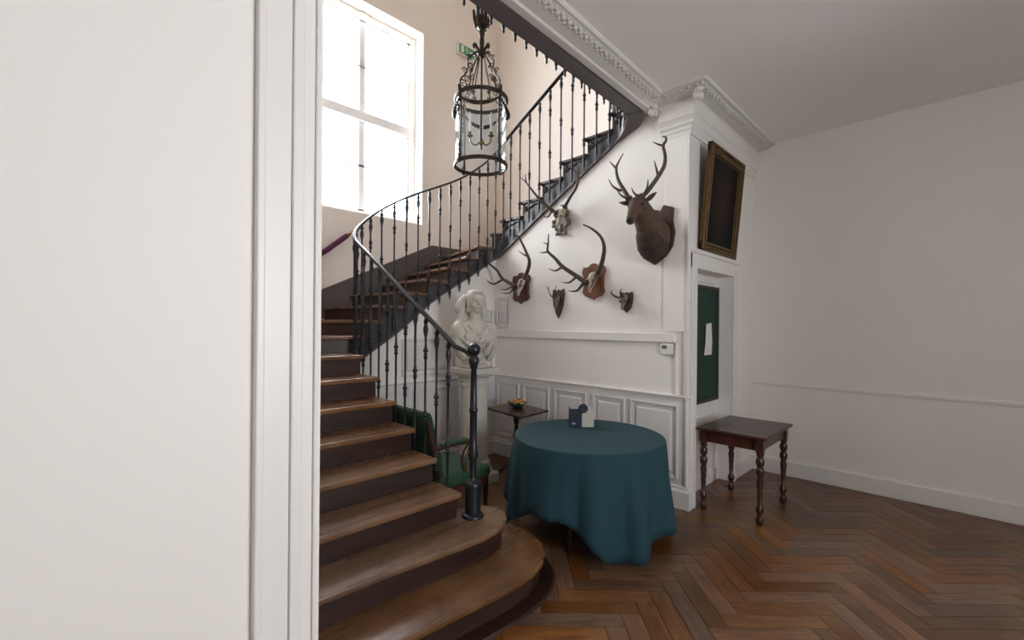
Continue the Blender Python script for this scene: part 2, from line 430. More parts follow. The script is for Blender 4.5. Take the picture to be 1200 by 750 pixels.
# wall with the doorway casing on the left, near the camera
struct(MB().box(-2.5, 0.512, 1.30, 1.48, 0, ZC).obj('wall_left_front', 'white_wall'))
cas = MB()
for x0, x1, y in ((0.502, 0.514, 1.280), (0.470, 0.502, 1.288), (0.440, 0.470, 1.276), (0.372, 0.440, 1.286), (0.352, 0.372, 1.270)):
    cas.box(x0, x1, y, 1.31, 0, ZC)
struct(cas.obj('trim_1', 'white_trim', bevel=0.004), 'white moulded door casing close to the camera')
# recess wall (Y = 1.71) with a blind doorway
NX0, NX1, NZ1, NYB = 4.03, 4.95, 2.13, 1.85
w = MB().box(XW + 0.1, NX0, YP, YP + 0.16, 0, 3.6).box(NX1, 5.6, YP, YP + 0.16, 0, 3.6).box(NX0, NX1, YP, YP + 0.16, NZ1, 3.6)
struct(w.obj('wall_recess', 'white_wall'), 'white wall carrying the gilt framed painting')
dn = struct(MB().box(NX0 - .02, NX1 + .02, NYB, NYB + 0.03, 0, NZ1 + .02).obj('door_1', 'white_trim'), 'white panelled blind door behind the notice board')
for z0, z1 in ((0.18, 0.72), (2.05, 2.10)):
    MB().box(NX0 + 0.12, NX1 - 0.12, NYB - 0.012, NYB, z0, z1).obj('panel', 'white_trim', dn, bevel=0.006)
MB().box(NX0, NX1, NYB - 0.02, NYB, 0, 0.13).obj('kick_board', 'white_trim', dn, bevel=0.004)
for nm, x0, x1 in (('trim_2', 3.925, NX0), ('trim_3', NX1, 5.06)):
    m = MB().box(x0, x1, YP - 0.025, YP, 0, 2.29).box(x0 + 0.02, x1 - 0.02, YP - 0.035, YP - 0.025, 0, 2.2)
    struct(m.obj(nm, 'white_trim', bevel=0.004))
struct(MB().box(NX0 - 0.105, 5.06, YP - 0.026, YP, NZ1, 2.29).box(NX0 - 0.12, 5.07, YP - 0.045, YP, 2.26, 2.30).obj('trim_4', 'white_trim', bevel=0.004))
struct(MB().box(5.6, 5.7, -3.0, YP + 0.16, -0.012, 3.66).obj('wall_far_right', 'white_wall'))
struct(MB().box(5.575, 5.6, -3.0, YP, 0, 0.16).obj('baseboard_far_right', 'white_trim', bevel=0.005))
struct(MB().box(5.06, 5.575, YP - 0.022, YP, 0, 0.16).obj('baseboard_recess', 'white_trim', bevel=0.005))
fr = struct(MB().box(5.585, 5.6, -3.0, YP, 0.97, 1.0).obj('trim_5', 'white_trim', bevel=0.004))
# rear of the hall, behind the camera, with a window added to brighten it
struct(MB().box(-2.6, -2.5, -3.0, 1.48, 0, ZC).obj('wall_left', 'white_wall'))
struct(MB().box(-2.6, 0.5, -3.2, -3.0, 0, ZC).box(1.9, 5.7, -3.2, -3.0, 0, ZC).box(0.5, 1.9, -3.2, -3.0, 0, 1.0).box(0.5, 1.9, -3.2, -3.0, 2.9, ZC).obj('wall_rear', 'white_wall'))

def window(name, x0, x1, yi, yo, z0, z1, rows, facing):
    """frame between the faces yi (room) and yo (outside); two sashes of 2 x rows panes"""
    fw = 0.075
    m = MB().box(x0, x0 + fw, yi, yo, z0, z1).box(x1 - fw, x1, yi, yo, z0, z1).box(x0 + fw, x1 - fw, yi, yo, z1 - fw, z1).box(x0 + fw, x1 - fw, yi, yo, z0, z0 + fw)
    o = struct(m.obj(name, 'window_paint', bevel=0.004), 'tall white sash window flooded with daylight' if facing else None)
    zm = (z0 + z1) / 2 - 0.02; xm = (x0 + x1) / 2
    a, b = x0 + fw, x1 - fw; ys, ye = (yi * 0.7 + yo * 0.3, yi * 0.3 + yo * 0.7)
    for (p, q) in ((z0 + fw, zm - 0.045), (zm + 0.045, z1 - fw)):
        sm = MB(); w = 0.042
        sm.box(a, a + w, ys, ye, p, q).box(b - w, b, ys, ye, p, q).box(a, b, ys, ye, p, p + w * 0.6).box(a, b, ys, ye, q - w * 0.6, q)
        sa = sm.obj('sash', 'window_paint', o)
        MB().box(xm - 0.04, xm + 0.04, ys, ye, p, q).obj('mullion', 'window_paint', sa)
        for k in range(1, rows):
            zz = p + (q - p) * k / rows
            MB().box(a + w, b - w, ys, ye, zz - 0.011, zz + 0.011).obj('glazing_bar', 'window_paint', sa)
        for k in range(rows):
            za, zb = p + (q - p) * k / rows + 0.01, p + (q - p) * (k + 1) / rows - 0.01
            for (u, v) in ((a + w - .005, xm - 0.038), (xm + 0.038, b - w + .005)):
                MB().box(u, v, (ys + ye) / 2 - 0.002, (ys + ye) / 2 + 0.002, za, zb).obj('pane', 'window_glass', sa)
    MB().box(a, b, yi - 0.01 if facing else yi + 0.01, yo, zm - 0.06, zm + 0.06).obj('meeting_rail', 'window_paint', o, bevel=0.004)
    if facing:
        MB().box(xm - 0.05, xm + 0.05, yi - 0.03, yi, z1 - fw - 0.03, z1 - fw + 0.06).obj('catch_block', 'window_paint', o, bevel=0.012)
    return o
window('window_added_fill', 0.5, 1.9, -3.06, -3.16, 1.0, 2.9, 2, False)  # made-up window out of view, added to fill the hall with light

# --- stairwell walls
w = MB().box(XL - 0.1, 1.95, YB, YB + 0.32, 0, ZT).box(3.5, XR + 0.1, YB, YB + 0.32, 0, ZT).box(1.95, 3.5, YB, YB + 0.32, 0, 2.98).box(1.95, 3.5, YB, YB + 0.32, 5.6, ZT)
struct(w.obj('wall_window', 'cream_wall'), 'cream stairwell wall with the tall window')
window('window_1', 1.95, 3.5, 5.46, 5.56, 2.985, 5.595, 2, True)
struct(MB().box(XR, XR + 0.1, YP + 0.16, YB, 1.9, ZT).box(XR, XR + 0.1, -1.0, YP + 0.16, ZU, ZT).obj('wall_stair_right', 'cream_wall'), 'cream wall beside the upper flight')
struct(MB().box(XL - 0.1, XL, 1.48, YB, 0, ZT).obj('wall_stair_left', 'cream_wall'))
struct(MB().box(XL - 0.1, XL, -1.0, 1.48, ZU, ZT).obj('wall_upper_left', 'cream_wall'))
struct(MB().box(XL - 0.1, XR + 0.1, -1.1, -1.0, ZU, ZT).obj('wall_upper_rear', 'cream_wall'))
struct(MB().box(XL - 0.2, XR + 0.2, -1.1, YB + 0.32, ZT, ZT + 0.1).obj('ceiling_stairwell', 'ceiling_paint'))
struct(MB().box(-2.6, 5.7, -3.2, 2.0, ZC, ZU - 0.03).box(XW + .1, XR, 2.0, 2.20, ZC, ZU - 0.03).obj('ceiling', 'ceiling_paint'), 'flat grey white plaster ceiling of the hall')
struct(MB().box(XL, XR, -1.0, 2.0, ZU - 0.03, ZU).box(XW, XR, 2.0, 2.2, ZU - .03, ZU).obj('floor_upper', 'riser_wood'))

# --- cornice and pilaster
cpath = [(XL - 0.1, 1.945, 0), (XW, 2.09, 0), (XW, YP, 0), (5.6, YP, 0)]
z0 = 3.58
corn = struct(MB().sweep([(x, y, z0) for x, y, _ in cpath], [(0, 0), (0.055, 0), (0.06, 0.02), (0.12, 0.026), (0.20, 0.052), (0.212, 0.05), (0.222, 0.062), (0.222, 0.08), (0, 0.08)]).obj('trim_6', 'plaster_ornament'), 'white plaster cornice with a band of foliage')
orn = MB()
def orn_run(p, q):
    p = Vector(p); q = Vector(q); d = (q - p); n = int(d.length / 0.033); t = d.normalized(); sd = t.cross(Vector((0, 0, 1)))
    for i in range(n):
        c = p + d * (i + .5) / n
        r = random.random
        orn.ell(c + sd * (0.145 + 0.012 * (i % 2)) + Vector((0, 0, 0.028 + .005 * (i % 2))), (0.012 + .006 * r(), 0.012 + 0.006 * r(), 0.010), 6, 4)
        orn.ell(c + sd * (0.178 - 0.012 * (i % 2)) + Vector((0, 0, 0.038)), (0.013, 0.013, 0.011), 6, 4)
        orn.ell(c + sd * 0.162 + t * 0.016 + Vector((0, 0, 0.033)), (0.008, 0.008, 0.008), 5, 3)
orn_run((XL, 1.95, z0), (3.68, 2.08, z0)); orn_run((XW, 1.87, z0), (XW, 1.52, z0)); orn_run((3.7, YP, z0), (5.4, YP, z0))
oo = orn.obj('foliage_band', 'plaster_ornament', corn, smooth=True); oo['kind'] = 'stuff'
for (x, y) in ((XW - 0.09, 2.02), (XW - 0.11, 1.60)):
    m = MB().ell((x, y, 3.575), (.035, .035, .05), 8, 6).ell((x - 0.02, y - .02, 3.60), (.04, .04, .03), 8, 6).ell((x + .01, y - 0.03, 3.55), (.02, .02, .035), 8, 6).ell((x - .03, y + .01, 3.56), (.02, .02, .03), 8, 6)
    m.obj('leaf_console', 'plaster_ornament', corn, smooth=True)
capp = [(XW, 1.97, 0), (XW, YP, 0), (5.6, YP, 0)]
struct(MB().sweep([(x, y, 3.30) for x, y, _ in capp], [(0, 0), (0.016, 0), (0.016, 0.035), (0.026, 0.045), (0.026, 0.07), (0.045, 0.09), (0.045, 0.11), (0.06, 0.135), (0.075, 0.145), (0.075, 0.17), (0.055, 0.175), (0.055, 0.285), (0, 0.285)]).obj('trim_7', 'white_trim'), 'stepped pilaster capital')
struct(MB().box(XW - 0.014, XW, YP, 1.94, 1.56, 3.30).obj('trim_8', 'white_wall', bevel=0.003))
pil = MB().box(XW - 0.02, XW, YP - 0.004, YP + 0.03, 0.99, 3.29).box(XW - 0.026, XW, 1.80, 1.815, 0.99, 1.46).box(XW - 0.03, XW + 0.02, YP - 0.012, YP + 0.006, 0.2, 3.29)
struct(pil.obj('trim_9', 'white_trim', bevel=0.003))
# chair rail and dado cap
struct(MB().box(XW - 0.03, XW, 1.82, YU, 1.462, 1.548).obj('trim_10', 'white_trim', bevel=0.006), 'flat white rail under the trophies')
struct(MB().sweep([(1.95, YU, 0.955), (XW, YU, 0.955), (XW, YP, 0.955), (XW + 0.03, YP, 0.955)], [(0, 0), (0.012, 0), (0.014, 0.015), (0.03, 0.028), (0.03, 0.038), (0, 0.042)]).obj('trim_11', 'white_trim'), 'moulded cap of the panelled dado')
# dado field, panels, baseboard
struct(MB().box(XW - 0.008, XW, YP, YU, 0.19, 0.955).obj('trim_12', 'dado_paint'))
struct(MB().box(1.95, XW - 0.008, YU - 0.008, YU, 0.19, 0.955).obj('trim_13', 'dado_paint'))
struct(MB().sweep([(1.95, YU, 0), (XW, YU, 0), (XW, YP, 0), (XW + 0.03, YP, 0)], [(0, 0), (0.034, 0), (0.034, 0.15), (0.024, 0.165), (0.022, 0.19), (0, 0.2)]).obj('baseboard_right', 'dado_paint'), 'tall white baseboard below the dado')
def dado_panel(a, b, z0, z1, face, parent):
    """frame moulding and raised field, on the trophy wall (face X) or the wall under the stairs (face Y)"""
    f = MB(); g = MB()
    def bx(m, u0, u1, w0, w1, d0, d1):
        if face == 'X': m.box(XW - d1, XW - d0, u0, u1, w0, w1)
        else: m.box(u0, u1, YU - d1, YU - d0, w0, w1)
    for k, (ins, t, d) in enumerate(((0, 0.012, 0.026), (0.012, 0.012, 0.018))):
        A, B, Z0, Z1 = a + ins, b - ins, z0 + ins, z1 - ins
        bx(f, A, B, Z0, Z0 + t, 0.008, d); bx(f, A, B, Z1 - t, Z1, 0.008, d); bx(f, A, A + t, Z0 + t, Z1 - t, 0.008, d); bx(f, B - t, B, Z0 + t, Z1 - t, 0.008, d)
    o = f.obj('panel', 'dado_paint', parent)
    if b - a > 0.12:
        bx(g, a + 0.06, b - 0.06, z0 + 0.06, z1 - 0.06, 0.008, 0.022)
        g.obj('raised_field', 'dado_paint', o, bevel=0.012, seg=1)
for a, b in ((3.76, 4.13), (3.29, 3.68), (2.78, 3.21), (2.325, 2.695), (1.79, 2.26)): dado_panel(a, b, 0.25, 0.905, 'X', wr)
for a, b in ((2.05, 2.60), (2.68, 3.22), (3.30, 3.80)): dado_panel(a, b, 0.25, 0.905, 'Y', wu)
dado_panel(3.36, 3.84, 1.05, 1.80, 'Y', wu)
dado_panel(2.55, 3.26, 1.05, 1.45, 'Y', wu)
dado_panel(3.92, 4.16, 1.58, 1.95, 'X', wr)

# ================================================================== THE STAIRCASE
st = thing('staircase', 'dark polished wooden staircase winding up around the stairwell', 'staircase', (1.2, 2.0, 0))
TH = 0.036
def inner_pts(sa, sb, off, n=10):
    return [path(sa + (sb - sa) * i / n, off) for i in range(n + 1)]
CORNER = {9: (XL, YB), 16: (XR, YB)}
for i in range(1, 24):
    sa, sb = NS[i - 1], NS[i]; za = NZ[i - 1]
    if i == 1:
        poly = [(XL, 1.83), (1.11, 1.79), (1.42, 1.765), (1.77, 1.745), (1.95, 1.76), (2.08, 1.80), (2.18, 1.865), (2.26, 1.96), (2.31, 2.08), (2.33, 2.20), (2.31, 2.33), (2.25, 2.44), (2.15, 2.52), (1.9, 2.54), (XL, 2.15)]
    elif i == 2:
        poly = [(XL, 2.10), (1.2, 2.075), (1.6, 2.04), (1.80, 2.03), (1.93, 2.045), (2.03, 2.08), (2.11, 2.14), (2.155, 2.22), (2.16, 2.30), (2.13, 2.38), (2.06, 2.44), (1.95, 2.46), (XL, 2.43)]
    else:
        p0, q0 = path(sa, 0.035), Vector(OUT[i] + (0,)); q1 = Vector(OUT[i + 1] + (0,))
        d = (p0 - q0).normalized(); nrm = Vector((d.y, -d.x, 0))
        nx = path((sa + sb) / 2) - path(sa)
        if nrm.dot(nx) > 0: nrm = -nrm
        p0n, q0n = p0 + nrm * 0.035, q0 + nrm * 0.035
        inn = inner_pts(sa, sb, 0.035)
        poly = [q0n, p0n] + inn + [path(sb) + (q1 - path(sb)).normalized() * 0.03, q1]
        if i in CORNER: poly.append(CORNER[i])
        poly = [(p[0], p[1]) for p in poly]
        fixed = []
        for (x, y) in poly:
            x = min(max(x, XL), XR - 0.02); y = min(y, YB - 0.02); fixed.append((x, y))
        poly = fixed
    cross = 10 <= i <= 16
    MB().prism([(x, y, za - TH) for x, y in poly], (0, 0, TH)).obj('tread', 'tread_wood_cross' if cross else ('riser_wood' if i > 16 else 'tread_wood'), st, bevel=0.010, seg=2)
    zb = NZ[i - 2] if i > 1 else 0.0
    if i <= 2:
        # curved riser following the rounded end, set back from the nosing
        pp = [Vector((x, y, 0)) for x, y in poly[:-1]]
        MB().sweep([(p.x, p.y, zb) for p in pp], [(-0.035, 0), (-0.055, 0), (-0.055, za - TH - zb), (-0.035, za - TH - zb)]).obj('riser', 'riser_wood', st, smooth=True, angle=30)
    else:
        p0, q0 = path(sa, 0.019), Vector(OUT[i] + (0,)); d = (p0 - q0).normalized(); nrm = Vector((d.y, -d.x, 0))
        if nrm.dot(path((sa + sb) / 2) - path(sa)) < 0: nrm = -nrm
        q0 = q0 + d * 0.0
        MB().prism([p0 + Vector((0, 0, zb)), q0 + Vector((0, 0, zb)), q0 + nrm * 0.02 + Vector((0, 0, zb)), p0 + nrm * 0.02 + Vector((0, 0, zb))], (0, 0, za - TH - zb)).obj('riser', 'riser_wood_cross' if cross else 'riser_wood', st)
# low dark border strip around the foot of the bottom step
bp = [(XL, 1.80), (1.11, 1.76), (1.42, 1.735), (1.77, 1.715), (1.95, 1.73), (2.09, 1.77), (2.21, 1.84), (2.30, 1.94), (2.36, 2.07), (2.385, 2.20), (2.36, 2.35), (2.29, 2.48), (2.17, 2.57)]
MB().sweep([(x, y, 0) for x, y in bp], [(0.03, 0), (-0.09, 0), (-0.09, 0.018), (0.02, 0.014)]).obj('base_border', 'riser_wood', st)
# cut string on the well side, with a saw-tooth top under the treads
def string_mesh(s0, s1, thick, topf, off=0.015):
    n = int((s1 - s0) / 0.02); ss = [s0 + (s1 - s0) * k / n for k in range(n + 1)]
    m = MB(); vs = []; fs = []
    for s in ss:
        a = path(s, off); b = path(s, off - thick(s)); zl = zlow(s); ztp = topf(s)
        vs += [(a.x, a.y, zl), (b.x, b.y, zl), (b.x, b.y, ztp), (a.x, a.y, ztp)]
    for k in range(n):
        for j in range(4): fs.append((k * 4 + j, k * 4 + (j + 1) % 4, (k + 1) * 4 + (j + 1) % 4, (k + 1) * 4 + j))
    fs += [(3, 2, 1, 0), (n * 4, n * 4 + 1, n * 4 + 2, n * 4 + 3)]
    return m.add(vs, fs)
def saw(s):
    z = NZ[1] - TH
    for i in range(2, 23):
        if s >= NS[i] + 0.012: z = NZ[i] - TH
    return max(z, zlow(s) + 0.02)
string_mesh(0.62, S5 - 0.02, lambda s: 0.05, saw).obj('string_board', 'string_paint', st)
def beam_outer(t):
    """wall-side edge of the beam while the string bends into the landing edge, t in 0..1"""
    l1, l2, l3 = 0.26, PI / 2 * 0.15, 0.10; u = t * (l1 + l2 + l3)
    if u < l1: return Vector((3.893, 2.50 - u, 0))
    if u < l1 + l2: a = -(u - l1) / 0.15; return Vector((3.743 + 0.15 * math.cos(a), 2.24 + 0.15 * math.sin(a), 0))
    return Vector((3.743 - (u - l1 - l2), 2.09, 0))
vs = []; fs = []; NB = 36
for k in range(NB + 1):
    t = k / NB; s = S5 - 0.03 + t * (S6 + 0.03 - S5); a = path(s, 0.015); b = beam_outer(t)
    vs += [(a.x, a.y, zlow(s)), (b.x, b.y, zlow(s)), (b.x, b.y, ZU - 0.01), (a.x, a.y, ZU - 0.01)]
vs += [(XL, 2.077, 3.57), (XL, 1.952, 3.57), (XL, 1.952, ZU - 0.01), (XL, 2.077, ZU - 0.01)]
for k in range(NB + 1):
    for j in range(4): fs.append((k * 4 + j, k * 4 + (j + 1) % 4, (k + 1) * 4 + (j + 1) % 4, (k + 1) * 4 + j))
fs += [(3, 2, 1, 0), tuple((NB + 1) * 4 + j for j in range(4))]
MB().add(vs, fs).obj('edge_beam', 'fascia_paint', st, smooth=True, angle=30)
cnr = [beam_outer(k / 24) for k in range(25)]
struct(MB().prism([(3.92, 1.98, 3.60), (3.92, 2.5, 3.60)] + [(p.x, p.y, 3.60) for p in cnr] + [(3.6, 1.98, 3.60)], (0, 0, 0.27)).obj('trim_14', 'white_wall'))
# rounded beading along the lower edge of the string
bd = [path(s, 0.02) + Vector((0, 0, zlow(s) + 0.012)) for s in [0.7 + k * 0.05 for k in range(int((S6 - 0.7) / 0.05) + 1)]]
MB().tube(bd, 0.014, 8).obj('string_bead', 'fascia_paint', st, smooth=True)
# scroll brackets carved on the string under each tread end
def bracket(i):
    sa, sb = NS[i - 1], NS[i]; z = NZ[i - 1] - TH
    m = MB(); pts = []
    for k in range(7):
        t = k / 6; s = sa + 0.03 + (sb - sa) * 0.9 * t
        p = path(s, 0.018); pts.append((p.x, p.y, z - 0.012 - 0.075 * (1 - t) ** 1.6))
    m.tube(pts, [0.012, 0.013, 0.012, 0.010, 0.009, 0.008, 0.007], 6)
    p = path(sa + 0.05, 0.02); m.ell((p.x, p.y, z - 0.05), 0.024, 8, 6)
    m.obj('scroll_bracket', 'string_paint', st, smooth=True)
for i in range(11, 24): bracket(i)
# plaster soffit under the flights
m = MB(); vs = []; fs = []
ss = [0.62 + k * 0.06 for k in range(int((S5 - 0.62) / 0.06) + 1)]
def outer_at(s):
    xs = [NS[i] for i in range(24)]
    return Vector((lerp(xs, [OUT[i][0] for i in range(1, 25)], s), lerp(xs, [OUT[i][1] for i in range(1, 25)], s), 0))
for s in ss:
    a = path(s, -0.03); b = outer_at(s); z = zlow(s) + 0.02
    vs += [(a.x, a.y, z), (b.x, b.y, z), (b.x, b.y, z + 0.02), (a.x, a.y, z + 0.02)]
n = len(ss) - 1
for k in range(n):
    for j in range(4): fs.append((k * 4 + j, k * 4 + (j + 1) % 4, (k + 1) * 4 + (j + 1) % 4, (k + 1) * 4 + j))
m.add(vs, fs).obj('soffit', 'white_wall', st)
# skirting on the stairwell walls
sk = struct(xz([(XL, 1.35), (1.6, 1.35), (1.9, 1.55), (3.7, 2.4), (XR, 2.4), (XR, 2.715), (3.66, 2.715), (1.6, 1.755), (XL, 1.755)], YB - 0.022, YB).obj('baseboard_window', 'skirting_paint', bevel=0.004), 'dark sloping skirting board below the window')
struct(yz([(YB - .022, 2.4), (4.5, 2.4), (2.2, 3.7), (-0.5, 3.905), (-0.5, 4.1), (2.2, 4.1), (4.55, 2.80), (4.75, 2.715), (YB - .022, 2.715)], XR - 0.022, XR).obj('baseboard_stair_right', 'skirting_paint', bevel=0.004))

# ================================================================== BALUSTRADE
bal = thing('stair_balustrade', 'black iron balustrade with knobbed balusters and a thin curving handrail', 'balustrade', (1.94, 2.3, 0.334))
def rail_h(s):
    return pitch(s) + 0.92 + 0.03 * min(1, max(0, s - 1.5)) + 0.05 * max(0, 1 - abs(s - 2.75) / 0.8)
def zrail(s):
    if s >= S6: return ZU + 0.95
    z = sum(rail_h(s + d) for d in (-0.2, -0.1, 0, 0.1, 0.2)) / 5
    if s > 5.9: t = (s - 5.9) / (S6 - 5.9); z = z * (1 - t) + (ZU + 0.95) * t
    return z
OFFB = 0.045
def knob(z, r=0.019, h=0.075):
    return [(0.0085, z + h * .62), (r * .62, z + h * .52), (r * .62, z + h * .44), (0.010, z + h * .38), (r, z + h * .22), (r * 1.05, z + h * .1), (r * .7, z - h * .02), (0.011, z - h * .1), (r * .8, z - h * .2), (r * .8, z - h * .28), (0.010, z - h * .36), (r * .95, z - h * .5), (r * .6, z - h * .66), (0.0085, z - h * .74)]
def bal_profile(kind, L, pend):
    pr = [(0.009, 0.0), (0.011, -0.02), (0.017, -0.03), (0.017, -0.045), (0.011, -0.055), (0.019, -0.085), (0.019, -0.105), (0.0095, -0.15)]
    ks = (0.26, 0.73) if kind == 0 else (0.50, 0.97)
    for k in ks: pr += knob(-k)
    pr += [(0.0085, -L + 0.10), (0.015, -L + 0.09), (0.017, -L + 0.06), (0.011, -L + 0.045), (0.016, -L + 0.03), (0.014, -L + 0.005), (0.007, -L - 0.02), (0.010, -L - 0.032), (0.002, -L - 0.05)]
    return sorted(set(pr), key=lambda t: -t[1])
BME = {}
for kind in (0, 1):
    for key, L in (('flight', 1.265), ('upper', 1.235), ('edge', 1.27)):
        me = MB().lathe(bal_profile(kind, L, True), 8).mesh('baluster', smooth=True, angle=60)
        me.materials.append(MATS['iron']); BME[(kind, key)] = me
n = 0
s = 0.70
while s < S6 - 0.03:
    p = path(s, OFFB); p.z = zrail(s) - 0.008
    inst('baluster', BME[(n % 2, 'upper' if s > S4 - 0.1 else 'flight')], bal, p); n += 1
    if s < 2.0: s += 0.137
    elif s < S2: s += 0.125
    elif s < S3: s += 0.143
    elif s < S4: s += 0.13
    else: s += 0.155
k = 0
while S6 + 0.09 + k * 0.115 < S6 + 2.35:
    s = S6 + 0.09 + k * 0.115
    p = path(s, 0.03); p.z = ZU + 0.94
    inst('baluster', BME[((n + k) % 2, 'edge')], bal, p); k += 1
# handrail: flat bar with rounded top, easing down to the newel ball
rp = [(1.945, 2.30, 1.400), (1.93, 2.33, 1.405), (1.925, 2.36, 1.425)]
ss = [0.62 + 0.05 * q for q in range(int((S6 + 2.4 - 0.62) / 0.05))]
rp += [tuple(path(s, OFFB) + Vector((0, 0, zrail(s)))) for s in ss]
MB().sweep(rp, [(-0.019, -0.008), (0.019, -0.008), (0.022, 0.002), (0.017, 0.012), (0.007, 0.017), (-0.007, 0.017), (-0.017, 0.012), (-0.022, 0.002)]).obj('handrail', 'iron', bal, smooth=True, angle=50)
nw = [(0.074, 0), (0.074, 0.012), (0.066, 0.02), (0.052, 0.024), (0.050, 0.20), (0.056, 0.205), (0.056, 0.222), (0.046, 0.232), (0.026, 0.246), (0.022, 0.26), (0.022, 0.37), (0.030, 0.385), (0.034, 0.41), (0.028, 0.43), (0.030, 0.455), (0.024, 0.47), (0.024, 0.69),
      (0.030, 0.70), (0.030, 0.712), (0.024, 0.72), (0.019, 0.98), (0.026, 0.99), (0.026, 1.005), (0.034, 1.02), (0.036, 1.04), (0.026, 1.06), (0.022, 1.07)]
nwo = MB().lathe(nw, 20, (1.945, 2.30, 0.334)).obj('newel_post', 'iron', bal, smooth=True, angle=45)
MB().ell((1.945, 2.30, 0.334 + 1.107), 0.044, 20, 14).obj('ball_finial', 'iron', nwo, smooth=True)

# plum rope handrail on the window wall
rope = thing('rope_handrail', 'plum wall rope with a brass end below the window', 'rope', (2.0, YB - 0.06, 2.1))
rpts = spline([(1.2, 5.19, 2.02), (1.55, 5.19, 2.11), (2.06, 5.19, 2.385), (2.25, 5.19, 2.53), (2.40, 5.19, 2.655)], 8)
MB().tube(rpts, 0.03, 12).obj('cord', 'rope_plum', rope, smooth=True)
MB().tube([(2.395, 5.19, 2.65), (2.43, 5.19, 2.68), (2.45, 5.195, 2.70), (2.47, 5.21, 2.715)], [0.026, 0.024, 0.010, 0.008], 12).obj('end_cap', 'brass', rope, smooth=True)
MB().tube([(2.46, 5.20, 2.712), (2.50, 5.24, 2.73), (2.50, 5.27, 2.73)], 0.007, 8).lathe([(0.02, 0), (0.02, 0.006)], 12).obj('wall_hook', 'brass', rope, smooth=True) if False else MB().tube([(2.46, 5.20, 2.712), (2.50, 5.24, 2.73), (2.50, 5.27, 2.73)], 0.007, 8).obj('wall_hook', 'brass', rope, smooth=True)

